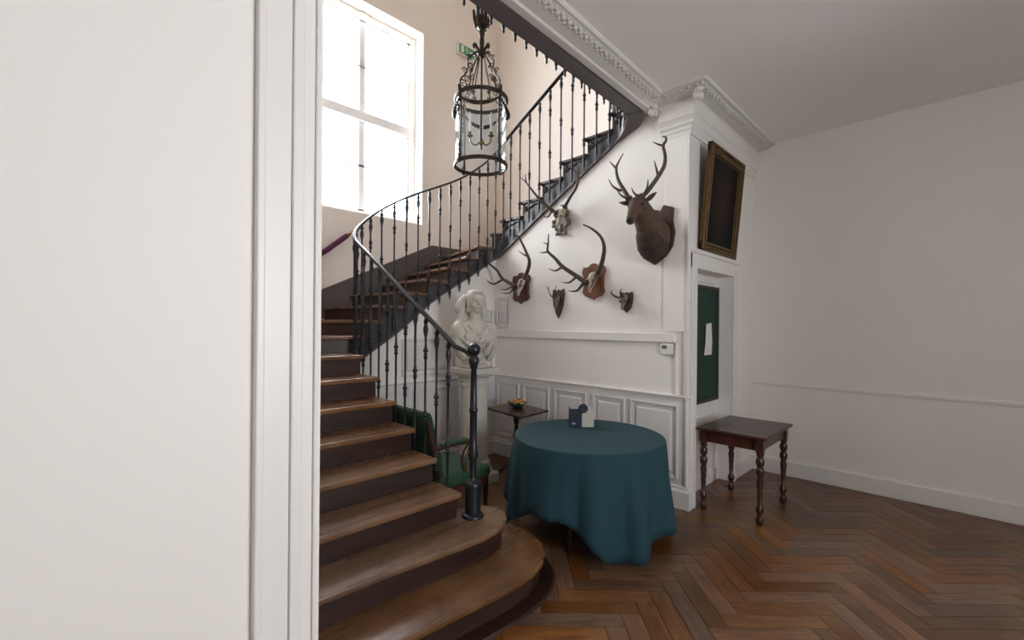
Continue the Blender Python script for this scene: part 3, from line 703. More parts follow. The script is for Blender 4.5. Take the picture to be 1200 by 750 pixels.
# ================================================================== LANTERN
LX, LY, LZ0, LZ1, LR = 2.82, 3.26, 3.12, 3.745, 0.245
lan = thing('hall_lantern', 'large cylindrical bronze and glass lantern hanging in the stairwell', 'lantern', (LX, LY, LZ0))
def ring(z, r, prof, mat, name, parent):
    pts = [(LX + r * math.cos(2 * PI * k / 48), LY + r * math.sin(2 * PI * k / 48), z) for k in range(48)]
    return MB().sweep(pts, prof, closed=True).obj(name, mat, parent, smooth=True, angle=35)
RP = [(-0.007, -0.016), (0.009, -0.016), (0.013, -0.008), (0.009, 0.0), (0.013, 0.008), (0.009, 0.016), (-0.007, 0.016)]
ring(LZ0, LR, RP, 'bronze', 'bottom_ring', lan)
tr = ring(LZ1, LR, RP, 'bronze', 'top_ring', lan)
for q in range(4):
    a0 = q * PI / 2
    ca, sa_ = math.cos(a0), math.sin(a0)
    m = MB().tube([(LX + LR * ca, LY + LR * sa_, LZ0), (LX + LR * ca, LY + LR * sa_, LZ1)], 0.008, 8)
    for zz in (LZ0 + 0.07, LZ0 + 0.16, LZ1 - 0.08): m.ell((LX + LR * 1.02 * ca, LY + LR * 1.02 * sa_, zz), (0.014, 0.014, 0.022), 8, 6)
    m.obj('corner_bar', 'bronze', lan, smooth=True)
    # foliate mounts at the top and foot of the bar
    m = MB()
    for (dz, rr, rs) in ((0.01, 1.05, .022), (0.035, 1.09, .016), (-0.04, 1.08, .016), (-0.09, 1.11, .012), (-0.14, 1.13, .009), (-0.18, 1.12, .013), (-0.22, 1.10, .009)):
        m.ell((LX + LR * rr * ca, LY + LR * rr * sa_, LZ1 + dz), (rs, rs, rs * 1.5), 7, 5)
    m.obj('top_mount', 'bronze', lan, smooth=True)
    m = MB()
    for (dz, rr, rs) in ((0.0, 1.05, .022), (0.04, 1.04, .018), (0.09, 1.04, .013), (0.13, 1.05, .015), (0.17, 1.03, .009)):
        m.ell((LX + LR * rr * ca, LY + LR * rr * sa_, LZ0 + dz), (rs, rs, rs * 1.3), 7, 5)
    m.obj('foot_mount', 'bronze', lan, smooth=True)
    # curved glass panel
    vs = []; fs = []; nn = 14
    for k in range(nn + 1):
        a = a0 + 0.05 + (PI / 2 - 0.1) * k / nn
        for r in (LR - 0.002, LR - 0.005):
            for z in (LZ0 + 0.02, LZ1 - 0.02): vs.append((LX + r * math.cos(a), LY + r * math.sin(a), z))
    for k in range(nn):
        b = k * 4
        fs += [(b, b + 4, b + 5, b + 1), (b + 2, b + 3, b + 7, b + 6), (b, b + 2, b + 6, b + 4), (b + 1, b + 5, b + 7, b + 3)]
    fs += [(0, 1, 3, 2), (nn * 4, nn * 4 + 2, nn * 4 + 3, nn * 4 + 1)]
    MB().add(vs, fs).obj('glass_panel', 'lantern_glass', lan, smooth=True, angle=30)
    # swag of leaves between the bars
    m = MB()
    m.tube([(LX + (LR + .012) * math.cos(a0 + PI / 2 * k / 16), LY + (LR + .012) * math.sin(a0 + PI / 2 * k / 16), LZ1 - 0.05 - 0.095 * (1 - (k / 8 - 1) ** 2)) for k in range(17)], 0.008, 6)
    for k in range(17):
        t = k / 16; a = a0 + PI / 2 * t; z = LZ1 - 0.05 - 0.095 * (1 - (2 * t - 1) ** 2)
        rs = 0.010 + 0.011 * (1 - (2 * t - 1) ** 2)
        m.ell((LX + (LR + .012) * math.cos(a), LY + (LR + .012) * math.sin(a), z), (rs, rs, rs), 6, 5)
    m.obj('garland', 'bronze', lan, smooth=True)
    # S-scroll bracket up to the collar
    def P(r, z): return (LX + r * ca, LY + r * sa_, z)
    sc_ = [P(LR, LZ1 + .02), P(.255, LZ1 + .10), P(.20, LZ1 + .17), P(.165, LZ1 + .25), P(.17, LZ1 + .32), P(.10, LZ1 + .40), P(.035, LZ1 + .455)]
    m = MB().tube(spline(sc_, 6), 0.008, 7)
    def curl(cx, cz, r0, turns, sgn, ph):
        pts = []
        for k in range(22):
            t = k / 21; a = ph + sgn * turns * 2 * PI * t; r = r0 * (1 - 0.75 * t)
            pts.append(P(cx + r * math.cos(a), cz + r * math.sin(a)))
        m.tube(pts, [0.006 * (1 - .4 * k / 21) for k in range(22)], 6)
    curl(.215, LZ1 + .075, .042, 1.3, 1, 0); curl(.175, LZ1 + .135, .036, 1.3, -1, PI); curl(.20, LZ1 + .20, .034, 1.3, 1, 0)
    curl(.135, LZ1 + .27, .034, 1.3, -1, PI); curl(.15, LZ1 + .345, .03, 1.2, 1, 0); curl(.11, LZ1 + .06, .03, 1.2, 1, PI)
    m.tube([P(.10, LZ1 + .02), P(.11, LZ1 + .12), P(.06, LZ1 + .30), P(.03, LZ1 + .44)], 0.006, 6)
    m.obj('scroll', 'bronze', lan, smooth=True)
    m = MB().tube(spline([P(.02, LZ1 + .44), P(.06, LZ1 + .48), P(.09, LZ1 + .50), P(.10, LZ1 + .475), P(.085, LZ1 + .46)], 5), [0.014] * 10 + [.012] * 11, 6)
    m.obj('collar_leaf', 'bronze', lan, smooth=True)
MB().lathe([(0.010, LZ0 + .22), (0.010, LZ1 + .40), (0.030, LZ1 + .42), (0.034, LZ1 + .46), (0.022, LZ1 + .50), (0.026, LZ1 + .55), (0.022, LZ1 + .60), (0.030, LZ1 + .64), (0.024, LZ1 + .68)], 14, (LX, LY, 0)).obj('stem', 'bronze', lan, smooth=True)
cup = MB().lathe([(0.02, LZ1 + .66), (0.045, LZ1 + .69), (0.062, LZ1 + .73), (0.064, LZ1 + .78), (0.045, LZ1 + .80), (0.015, LZ1 + .82), (0.012, LZ1 + .90)], 14, (LX, LY, 0)).obj('crown_cup', 'bronze', lan, smooth=True)
for q in range(6):
    a = q * PI / 3 + .3
    MB().tube([(LX + .05 * math.cos(a), LY + .05 * math.sin(a), LZ1 + .70), (LX + .07 * math.cos(a), LY + .07 * math.sin(a), LZ1 + .78), (LX + .08 * math.cos(a), LY + .08 * math.sin(a), LZ1 + .855), (LX + .072 * math.cos(a), LY + .072 * math.sin(a), LZ1 + .865)], [.022, .020, .013, .004], 6).obj('crown_leaf', 'bronze', cup, smooth=True)
MB().tube([(LX, LY, LZ1 + .88), (LX, LY, ZT)], 0.008, 8).obj('suspension_rod', 'bronze', lan)
for q in range(3):
    a = -PI * 3 / 4 + q * 2 * PI / 3 + PI / 3
    ca, sa_ = math.cos(a), math.sin(a)
    ap = [(LX, LY, LZ0 + .24), (LX + .05 * ca, LY + .05 * sa_, LZ0 + .19), (LX + .10 * ca, LY + .10 * sa_, LZ0 + .20), (LX + .115 * ca, LY + .115 * sa_, LZ0 + .25)]
    arm = MB().tube(spline(ap, 5), 0.007, 7).lathe([(0.006, 0.25), (0.028, 0.262), (0.028, 0.268), (0.014, 0.275), (0.014, 0.30)], 12, (LX + .115 * ca, LY + .115 * sa_, LZ0)).obj('candle_arm', 'brass', lan, smooth=True)
    MB().lathe([(0.012, 0.295), (0.012, 0.41), (0.016, 0.43), (0.013, 0.455), (0.002, 0.49)], 12, (LX + .115 * ca, LY + .115 * sa_, LZ0)).obj('candle', 'candle', arm, smooth=True)
MB().ell((LX, LY, LZ0 + .22), (.018, .018, .03), 10, 7).obj('stem_finial', 'brass', lan, smooth=True)

# exit sign on the window wall
ex = thing('exit_sign', 'small white emergency exit sign with a green panel on the cream wall', 'sign', (4.215, YB, 5.570))
MB().box(4.06, 4.38, YB - 0.045, YB, 5.570, 5.750).obj('housing', 'plastic_white', ex, bevel=0.008)
ep = MB().box(4.085, 4.375, YB - 0.049, YB - 0.044, 5.595, 5.725).obj('panel', 'sign_green', ex)
MB().box(4.12, 4.17, YB - 0.052, YB - 0.048, 5.610, 5.710).obj('door_pictogram', 'plastic_white', ep)
m = MB().ell((4.225, YB - .05, 5.698), (.011, .002, .011), 8, 5).tube([(4.22, YB - .05, 5.680), (4.235, YB - .05, 5.650), (4.215, YB - .05, 5.615)], [.008, .009, .005], 5, flat=.3).tube([(4.235, YB - .05, 5.650), (4.25, YB - .05, 5.615)], [.008, .005], 5).tube([(4.20, YB - .05, 5.665), (4.25, YB - .05, 5.675)], .005, 5)
m.obj('running_figure', 'plastic_white', ep)
MB().prism([(4.275, YB - .052, 5.655), (4.275, YB - .052, 5.670), (4.315, YB - .052, 5.670), (4.315, YB - .052, 5.690), (4.355, YB - .052, 5.662), (4.315, YB - .052, 5.635), (4.315, YB - .052, 5.655)], (0, 0.004, 0)).obj('arrow', 'plastic_white', ep)
STAG_ANTLERS = [
    ( [(3.48, 1.941, 2.703), (3.495, 1.892, 2.748), (3.52, 1.823, 2.842), (3.544, 1.772, 2.939), (3.562, 1.771, 3.028), (3.579, 1.797, 3.126), (3.589, 1.778, 3.167), (3.595, 1.786, 3.204), (3.6, 1.812, 3.216)] , 0.021 , 0.006 ),
    ( [(3.59, 1.802, 3.134), (3.577, 1.837, 3.15), (3.56, 1.88, 3.178)] , 0.011 , 0.003 ),
    ( [(3.54, 1.821, 2.877), (3.522, 1.828, 2.93), (3.5, 1.836, 2.994)] , 0.012 , 0.003 ),
    ( [(3.48, 1.907, 2.734), (3.458, 1.874, 2.771), (3.43, 1.854, 2.823)] , 0.012 , 0.003 ),
    ( [(3.48, 1.935, 2.709), (3.416, 1.962, 2.718), (3.35, 1.959, 2.756)] , 0.013 , 0.003 ),
    ( [(3.46, 2.04, 2.697), (3.469, 2.102, 2.794), (3.478, 2.166, 2.9), (3.487, 2.193, 3.008), (3.493, 2.171, 3.068), (3.5, 2.13, 3.132)] , 0.02 , 0.004 ),
    ( [(3.49, 2.195, 3.006), (3.485, 2.222, 3.043), (3.48, 2.258, 3.087)] , 0.011 , 0.003 ),
    ( [(3.47, 2.127, 2.791), (3.426, 2.179, 2.828), (3.38, 2.202, 2.89)] , 0.012 , 0.003 ),
    ( [(3.46, 2.056, 2.707), (3.409, 2.089, 2.731), (3.36, 2.104, 2.769)] , 0.012 , 0.003 ),
]
BIG_ANTLERS = [
    ( [(3.8, 2.719, 2.041), (3.767, 2.826, 2.119), (3.721, 2.979, 2.227), (3.693, 3.054, 2.315), (3.665, 3.135, 2.399), (3.645, 3.114, 2.475), (3.62, 3.089, 2.57)] , 0.026 , 0.005 ),
    ( [(3.65, 3.122, 2.393), (3.636, 3.161, 2.385), (3.62, 3.21, 2.39)] , 0.012 , 0.003 ),
    ( [(3.64, 3.107, 2.449), (3.63, 3.128, 2.475), (3.62, 3.162, 2.486)] , 0.01 , 0.003 ),
    ( [(3.7, 2.966, 2.219), (3.627, 2.998, 2.178), (3.56, 3.034, 2.194)] , 0.014 , 0.003 ),
    ( [(3.75, 2.823, 2.109), (3.655, 2.842, 2.046), (3.58, 2.875, 2.047)] , 0.014 , 0.003 ),
    ( [(3.78, 2.745, 2.054), (3.697, 2.752, 1.975), (3.651, 2.777, 1.954), (3.6, 2.808, 1.96)] , 0.016 , 0.003 ),
    ( [(3.8, 2.613, 2.099), (3.751, 2.524, 2.198), (3.724, 2.485, 2.254), (3.685, 2.443, 2.337), (3.652, 2.433, 2.408), (3.619, 2.456, 2.474), (3.577, 2.519, 2.538), (3.54, 2.589, 2.58)] , 0.026 , 0.006 ),
    ( [(3.78, 2.584, 2.119), (3.679, 2.566, 2.023), (3.6, 2.553, 1.952)] , 0.013 , 0.004 ),
]
LEFT_ANTLERS = [
    ( [(3.8, 3.602, 2.149), (3.755, 3.503, 2.248), (3.721, 3.454, 2.331), (3.69, 3.461, 2.404), (3.636, 3.49, 2.528), (3.6, 3.527, 2.604), (3.56, 3.632, 2.638)] , 0.024 , 0.005 ),
    ( [(3.73, 3.495, 2.39), (3.698, 3.531, 2.415), (3.66, 3.569, 2.451)] , 0.011 , 0.003 ),
    ( [(3.8, 3.735, 2.064), (3.766, 3.854, 2.129), (3.746, 3.922, 2.173), (3.715, 3.98, 2.27), (3.691, 4.056, 2.33), (3.667, 4.114, 2.399), (3.639, 4.038, 2.487), (3.6, 3.984, 2.618)] , 0.022 , 0.004 ),
    ( [(3.76, 3.923, 2.16), (3.691, 3.993, 2.105), (3.657, 4.036, 2.119), (3.62, 4.062, 2.159)] , 0.014 , 0.003 ),
    ( [(3.78, 3.768, 2.071), (3.71, 3.815, 2.029), (3.66, 3.86, 2.028)] , 0.011 , 0.003 ),
    ( [(3.79, 3.766, 2.058), (3.731, 3.778, 1.988), (3.66, 3.849, 1.987)] , 0.012 , 0.003 ),
    ( [(3.79, 3.642, 2.131), (3.717, 3.616, 2.045), (3.64, 3.613, 1.969)] , 0.012 , 0.003 ),
]
UPPER_ANTLERS = [
    ( [(3.8, 3.126, 2.826), (3.768, 3.196, 2.882), (3.727, 3.276, 2.963), (3.68, 3.353, 3.069), (3.63, 3.427, 3.186), (3.6, 3.486, 3.249)] , 0.02 , 0.004 ),
    ( [(3.63, 3.427, 3.186), (3.625, 3.433, 3.237), (3.62, 3.436, 3.286)] , 0.01 , 0.003 ),
    ( [(3.79, 3.182, 2.865), (3.708, 3.176, 2.779), (3.66, 3.199, 2.786)] , 0.011 , 0.003 ),
    ( [(3.72, 3.303, 2.99), (3.66, 3.35, 2.97), (3.6, 3.397, 2.983)] , 0.011 , 0.003 ),
    ( [(3.8, 3.024, 2.87), (3.747, 2.901, 2.956), (3.709, 2.807, 3.011), (3.671, 2.75, 3.082), (3.629, 2.727, 3.169), (3.6, 2.681, 3.218)] , 0.019 , 0.005 ),
    ( [(3.7, 2.779, 3.095), (3.651, 2.758, 3.148), (3.6, 2.776, 3.196)] , 0.009 , 0.003 ),
    ( [(3.8, 3.017, 2.874), (3.741, 3.009, 2.88), (3.7, 3.006, 2.865)] , 0.009 , 0.003 ),
]
ROE_ANTLERS = [
    ( [(3.83, 3.162, 1.904), (3.808, 3.2, 1.931), (3.785, 3.216, 1.974), (3.75, 3.221, 2.047)] , 0.009 , 0.002 ),
    ( [(3.77, 3.206, 1.981), (3.76, 3.207, 2.007), (3.75, 3.183, 2.031)] , 0.006 , 0.002 ),
    ( [(3.83, 3.147, 1.921), (3.792, 3.132, 1.979), (3.75, 3.087, 2.043)] , 0.009 , 0.002 ),
    ( [(3.79, 3.128, 1.97), (3.768, 3.132, 1.974), (3.75, 3.135, 1.98)] , 0.006 , 0.002 ),
]
CHAMOIS_HORNS = [
    ( [(3.83, 2.32, 1.889), (3.792, 2.35, 1.883), (3.751, 2.377, 1.902), (3.719, 2.385, 1.931), (3.7, 2.356, 1.945)] , 0.012 , 0.003 ),
    ( [(3.83, 2.317, 1.896), (3.794, 2.323, 1.91), (3.755, 2.305, 1.937), (3.72, 2.268, 1.957)] , 0.012 , 0.003 ),
]

# ================================================================== TROPHIES
def tines(parent, spec, mat, name='antler', split=1):
    """each beam with the tines that follow it"""
    groups = []
    for pts, r0, r1 in spec:
        if r0 >= 0.0085 * split and (r0 >= 0.018 or split < 1): groups.append([(pts, r0, r1)])
        elif groups: groups[-1].append((pts, r0, r1))
        else: groups.append([(pts, r0, r1)])
    for g in groups:
        m = MB()
        for pts, r0, r1 in g:
            q = spline(pts, 6); k = len(q) - 1
            m.tube(q, [r0 + (r1 - r0) * (i / k) ** 1.3 for i in range(k + 1)], 9)
        if g[0][1] >= 0.018:   # burr at the foot of the beam
            p = Vector(g[0][0][0]); d = (Vector(g[0][0][1]) - p).normalized()
            m.ell(p + d * 0.012, (0.034, 0.034, 0.016), 10, 6, rot=d.to_track_quat('Z', 'Y').to_matrix())
        m.obj(name, mat, parent, smooth=True, angle=70)
def shield(parent, pts, mat, cy, cz, t=0.028, x=XW):
    lay = MB().prism([(x - t, cy + a, cz + b) for a, b in pts], (t, 0, 0))
    return lay.obj('shield', mat, parent, bevel=0.008, seg=2)
def sym(half):
    return half + [(-a, b) for a, b in reversed(half) if abs(a) > 1e-6]
def skull(parent, top, nose, w, mat='bone'):
    t = Vector(top); n = Vector(nose); m = MB(); d = n - t
    for k, (f, rx, rz) in enumerate(((0.0, 1.0, 0.7), (0.2, 1.0, 0.75), (0.45, 0.78, 0.6), (0.7, 0.5, 0.45), (1.0, 0.38, 0.32))):
        c = t + d * f; m.ell(c, (w * rz, w * rx, w * 0.8), 10, 7)
    for sg in (-1, 1):
        m.ell(t + d * 0.32 + Vector((-0.3 * w, sg * w * 0.85, 0)), (w * .35, w * .3, w * .35), 8, 6)
    o = m.obj('skull', mat, parent, remesh=max(0.004, w * 0.09), smoothit=3)
    for sg in (-1, 1):
        MB().ell(t + d * 0.38 + Vector((-0.62 * w, sg * w * 0.62, 0)), (w * .2, w * .24, w * .26), 8, 6).obj('eye_socket', 'horn', o, smooth=True)
    return o

stag = thing('stag_head_mount', 'stuffed brown stag head with branching antlers on a pointed shield', 'trophy', (XW, 2.03, 2.2), 'trophies on the white wall')
shield(stag, sym([(0, .235), (.05, .215), (.085, .265), (.18, .225), (.175, .12), (.195, .0), (.175, -.12), (.115, -.205), (.0, -.275)]), 'shield_dark', 2.02, 2.45, 0.035)
m = MB()
for c, r in (((3.85, 2.02, 2.42), (.07, .145, .17)), ((3.80, 2.01, 2.40), (.10, .125, .15)), ((3.76, 2.0, 2.45), (.115, .115, .14)), ((3.70, 1.99, 2.50), (.11, .10, .12)), ((3.64, 1.985, 2.545), (.10, .09, .105)),
             ((3.58, 1.98, 2.585), (.09, .082, .09)), ((3.53, 1.975, 2.62), (.085, .076, .085)), ((3.485, 1.97, 2.655), (.07, .072, .062)), ((3.455, 1.967, 2.635), (.065, .068, .062)), ((3.42, 1.96, 2.60), (.06, .058, .055)),
             ((3.39, 1.957, 2.57), (.052, .050, .050)), ((3.36, 1.952, 2.535), (.046, .043, .044)), ((3.335, 1.948, 2.505), (.042, .039, .040)), ((3.315, 1.945, 2.48), (.038, .036, .036))):
    k = 1.14 if c[0] > 3.56 else 1.08
    m.ell(c, (r[0], r[1] * k, r[2] * k), 16, 10)
for sg in (-1, 1):
    m.ell((3.445, 1.967 + sg * .058, 2.645), (.022, .018, .018), 8, 6)   # brow
    m.ell((3.42, 1.96 + sg * .045, 2.565), (.04, .022, .03), 8, 6)      # jaw
m.ell((3.345, 1.95, 2.475), (.034, .028, .02), 10, 6)
sh = m.obj('head', 'fur', stag, remesh=0.009, smoothit=4)
mm = MB()
for c, r in (((3.83, 2.01, 2.33), (.07, .15, .12)), ((3.79, 2.005, 2.35), (.09, .14, .12)), ((3.74, 2.0, 2.385), (.10, .125, .105)), ((3.69, 1.995, 2.425), (.085, .105, .085))): mm.ell(c, r, 14, 9)
mm.obj('throat_mane', 'fur_dark', sh, remesh=0.010, smoothit=3)
MB().ell((3.292, 1.943, 2.478), (.020, .030, .024), 12, 8).obj('nose', 'nose_black', sh, smooth=True)
for sg in (-1, 1):
    MB().ell((3.428, 1.963 + sg * .062, 2.626), .013, 10, 8).obj('eye', 'eye_black', sh, smooth=True)
for (b, t) in (((3.50, 2.03, 2.665), (3.49, 2.165, 2.70)), ((3.50, 1.915, 2.665), (3.53, 1.825, 2.735))):
    b = Vector(b); t = Vector(t); d = t - b
    MB().tube([b + d * f for f in (0, .2, .45, .75, 1)], [.018, .036, .044, .030, .004], 10, flat=.45).obj('ear', 'fur', sh, smooth=True)
tines(stag, STAG_ANTLERS, 'antler')
for p in ((3.48, 1.935, 2.69), (3.465, 2.03, 2.69)): MB().ell(p, (.024, .024, .024), 10, 7).obj('pedicle', 'fur', sh, smooth=True)

HALF = [(0, .19), (.035, .182), (.05, .165), (.085, .15), (.125, .16), (.145, .10), (.125, .05), (.125, -.06), (.138, -.11), (.10, -.15), (.035, -.165), (0, -.19)]
big = thing('antler_mount', 'large red deer antlers and skull on a chestnut brown shield', 'trophy', (XW, 2.70, 1.88), 'trophies on the white wall')
shield(big, sym(HALF), 'shield_brown', 2.70, 2.065)
skull(big, (3.835, 2.67, 2.115), (3.80, 2.685, 1.985), 0.055)
tines(big, BIG_ANTLERS, 'antler')
lft = thing('antler_mount', 'red deer antlers on a plum coloured shield above the marble bust', 'trophy', (XW, 3.74, 1.86), 'trophies on the white wall')
shield(lft, sym(HALF), 'shield_plum', 3.735, 2.05)
skull(lft, (3.835, 3.68, 2.12), (3.80, 3.70, 1.99), 0.052)
tines(lft, LEFT_ANTLERS, 'antler')
upp = thing('antler_mount', 'pale skull with wide antlers on a carved grey plaque under the stairs', 'trophy', (XW, 3.13, 2.6), 'trophies on the white wall')
pl = MB().prism([(XW - .03, 3.13 + a, 2.76 + b) for a, b in sym([(0, .13), (.05, .14), (.10, .09), (.085, .03), (.125, -.01), (.12, -.06), (.075, -.07), (.06, -.10), (.07, -.14), (.035, -.165), (.015, -.14)])], (.03, 0, 0))
po = pl.obj('plaque', 'plaque_grey', upp, bevel=0.008)
m = MB()
for sg in (-1, 1):
    for (a, b, r) in ((.10, .0, .022), (.105, -.05, .018), (.06, -.09, .018), (.05, -.145, .02), (.08, .07, .02)): m.ell((XW - .035, 3.13 + sg * a, 2.76 + b), (.014, r, r), 8, 6)
m.ell((XW - .035, 3.13, 2.68), (.016, .03, .05), 8, 6)
m.obj('carved_leaves', 'plaque_grey', po, smooth=True)
skull(upp, (3.83, 3.085, 2.83), (3.80, 3.11, 2.715), 0.050)
tines(upp, UPPER_ANTLERS, 'antler')
roe = thing('roe_deer_mount', 'small roe buck antlers on a narrow pointed dark shield', 'trophy', (XW, 3.18, 1.68), 'trophies on the white wall')
shield(roe, sym([(0, .125), (.03, .11), (.075, .13), (.085, .06), (.07, -.05), (.035, -.14), (0, -.20)]), 'shield_dark', 3.165, 1.885, 0.022)
skull(roe, (3.855, 3.15, 1.915), (3.835, 3.16, 1.80), 0.032, 'plaque_grey')
tines(roe, [x for x in ROE_ANTLERS], 'antler', split=0.9)
cha = thing('chamois_mount', 'small hooked horns on a dark rounded shield right of the others', 'trophy', (XW, 2.32, 1.735), 'trophies on the white wall')
shield(cha, sym([(0, .10), (.03, .09), (.06, .105), (.072, .06), (.065, .0), (.05, -.055), (0, -.105)]), 'shield_dark', 2.315, 1.84, 0.022)
skull(cha, (3.85, 2.318, 1.885), (3.825, 2.325, 1.79), 0.038, 'plaque_grey')
tines(cha, CHAMOIS_HORNS, 'horn', name='horn', split=0.9)

th = thing('thermostat', 'small white wall thermostat with a grey screen under the rail', 'thermostat', (XW, 1.90, 1.352))
MB().box(XW - 0.028, XW, 1.838, 1.958, 1.352, 1.452).obj('housing', 'plastic_white', th, bevel=0.006)
MB().box(XW - 0.031, XW - 0.027, 1.895, 1.94, 1.405, 1.437).obj('screen', 'lcd', th)
for zz in (1.38, 1.405, 1.43): MB().box(XW - 0.032, XW - 0.027, 1.858, 1.872, zz - .007, zz + .007).obj('button', 'plastic_white', th)

# ================================================================== BUST AND PEDESTAL
BX, BY, PZ = 3.015, 3.56, 1.17
ped = thing('column_pedestal', 'pale stone column pedestal with a square slab top', 'pedestal', (BX, BY, 0))
R45 = Matrix.Translation((BX, BY, 0)) @ Matrix.Rotation(PI / 4, 4, 'Z') @ Matrix.Translation((-BX, -BY, 0))
MB().box(BX - .19, BX + .19, BY - .19, BY + .19, 0, 0.10).obj('plinth', 'stone', ped, bevel=0.008)
MB().lathe([(0.1849, 0.10), (0.1935, 0.125), (0.1849, 0.15), (0.1634, 0.16), (0.1591, 0.18), (0.1720, 0.195), (0.1677, 0.22), (0.1505, 0.235)], 40, (BX, BY, 0)).obj('base_torus', 'stone', ped, smooth=True)
MB().lathe([(0.1479, 0.235), (0.1445, 0.6), (0.1359, 0.985)], 40, (BX, BY, 0)).obj('shaft', 'stone', ped, smooth=True)
MB().lathe([(0.1359, 0.985), (0.1479, 0.99), (0.1479, 1.01), (0.1376, 1.015), (0.1376, 1.045), (0.1531, 1.05), (0.1531, 1.065), (0.1720, 1.085), (0.1909, 1.105), (0.1944, 1.115)], 40, (BX, BY, 0)).obj('capital', 'stone', ped, smooth=True, angle=30)
MB().box(BX - .195, BX + .195, BY - .195, BY + .195, 1.115, PZ).obj('abacus', 'stone', ped, bevel=0.006)

bust = thing('marble_bust', 'white marble bust of a veiled woman on the column pedestal', 'bust', (BX, BY, PZ))
MB().box(BX - .13, BX + .10, BY - .11, BY + .11, PZ, PZ + .035).box(BX - .11, BX + .085, BY - .09, BY + .09, PZ + .035, PZ + .075).obj('socle', 'marble', bust, bevel=0.012)
m = MB()
def E_(x, y, z, a, b, c, ry=0, rx=0, rz=0):
    rot = (Matrix.Rotation(rz, 3, 'Z') @ Matrix.Rotation(ry, 3, 'Y') @ Matrix.Rotation(rx, 3, 'X'))
    m.ell((BX + x, BY + y, PZ + z), (a, b, c), 18, 12, rot=rot)
def T_(pts, r): m.tube(spline([(BX + x, BY + y, PZ + z) for x, y, z in pts], 6), r, 10)
# local: the figure faces -y, viewer's right is +x
E_(0, .005, .29, .225, .115, .13); E_(0, .01, .22, .19, .11, .13); E_(0, .01, .16, .115, .10, .13); E_(0, 0, .25, .165, .125, .12); E_(0, 0, .33, .20, .125, .12); E_(0, .01, .40, .19, .11, .09)
E_(-.17, .01, .36, .085, .10, .12); E_(.17, .01, .36, .085, .10, .12); E_(-.19, .01, .27, .06, .085, .10); E_(.19, .01, .27, .06, .085, .11)
E_(.17, .0, .17, .055, .075, .11, ry=.15); E_(-.14, .02, .17, .06, .075, .10, ry=-.3)
E_(-.075, -.10, .30, .075, .055, .07); E_(.075, -.10, .30, .075, .055, .07)
T_([(0, 0, .42), (0, -.01, .50), (0, -.02, .57), (0, -.015, .63)], .058)
E_(0, .0, .455, .12, .09, .05)
# head
E_(0, -.015, .685, .080, .10, .105); E_(0, -.045, .64, .064, .065, .085); E_(0, -.075, .585, .030, .03, .026)
E_(0, -.098, .70, .055, .022, .04); E_(-.035, -.088, .635, .027, .022, .03); E_(.035, -.088, .635, .027, .022, .03)
T_([(0, -.112, .695), (0, -.125, .665), (0, -.135, .645)], [.011, .013, .016, .016, .016, .016, .016, .016, .016, .016, .016, .016, .014][:13])
E_(-.014, -.118, .640, .009, .010, .008); E_(.014, -.118, .640, .009, .010, .008)
E_(0, -.108, .617, .024, .012, .007); E_(0, -.106, .606, .020, .012, .007)
E_(-.032, -.100, .683, .016, .010, .008); E_(.032, -.100, .683, .016, .010, .008)
T_([(-.058, -.092, .70), (-.03, -.112, .708), (-.008, -.112, .70)], .007); T_([(.058, -.092, .70), (.03, -.112, .708), (.008, -.112, .70)], .007)
# veil and hair
E_(0, .015, .715, .095, .10, .09); E_(0, -.03, .765, .078, .085, .035)
for sg in (-1, 1):
    T_([(sg * .02, -.088, .768), (sg * .065, -.065, .735), (sg * .080, -.03, .68), (sg * .076, -.01, .62), (sg * .072, .01, .57)], .020)
    T_([(sg * .08, .03, .74), (sg * .105, .05, .66), (sg * .12, .06, .57), (sg * .14, .06, .47), (sg * .17, .05, .38)], .040)
    T_([(sg * .05, .08, .72), (sg * .07, .10, .60), (sg * .09, .10, .45)], .055)
T_([(-.09, .02, .73), (-.135, .045, .67), (-.165, .06, .60), (-.15, .08, .57)], [.03] * 6 + [.036] * 6 + [.03] * 6 + [.012])
E_(0, .09, .60, .08, .05, .16); E_(0, .07, .45, .15, .07, .10)
# robe folds
for k, (a, b, c) in enumerate((((-.10, -.08, .44), (0, -.135, .35), (.10, -.08, .44)), ((-.14, -.07, .42), (0, -.155, .27), (.14, -.07, .42)), ((-.20, -.05, .34), (-.08, -.155, .22), (.06, -.15, .235)),
                               ((.20, -.06, .36), (.13, -.13, .24), (.06, -.12, .16)), ((-.17, -.07, .22), (-.05, -.13, .14), (.04, -.10, .10)), ((.21, -.04, .28), (.17, -.09, .16), (.12, -.07, .08)), ((-.23, -.02, .33), (-.21, -.05, .22), (-.13, -.06, .12)))):
    T_([a, b, c], .014)
m.tube([(BX, BY, PZ + .06), (BX, BY, PZ + .14)], [.085, .09], 18)
m.xf(Matrix.Translation((BX, BY, 0)) @ Matrix.Rotation(math.radians(-20), 4, 'Z') @ Matrix.Translation((-BX, -BY, 0)))
m.obj('figure', 'marble', bust, remesh=0.0075, smoothit=2)

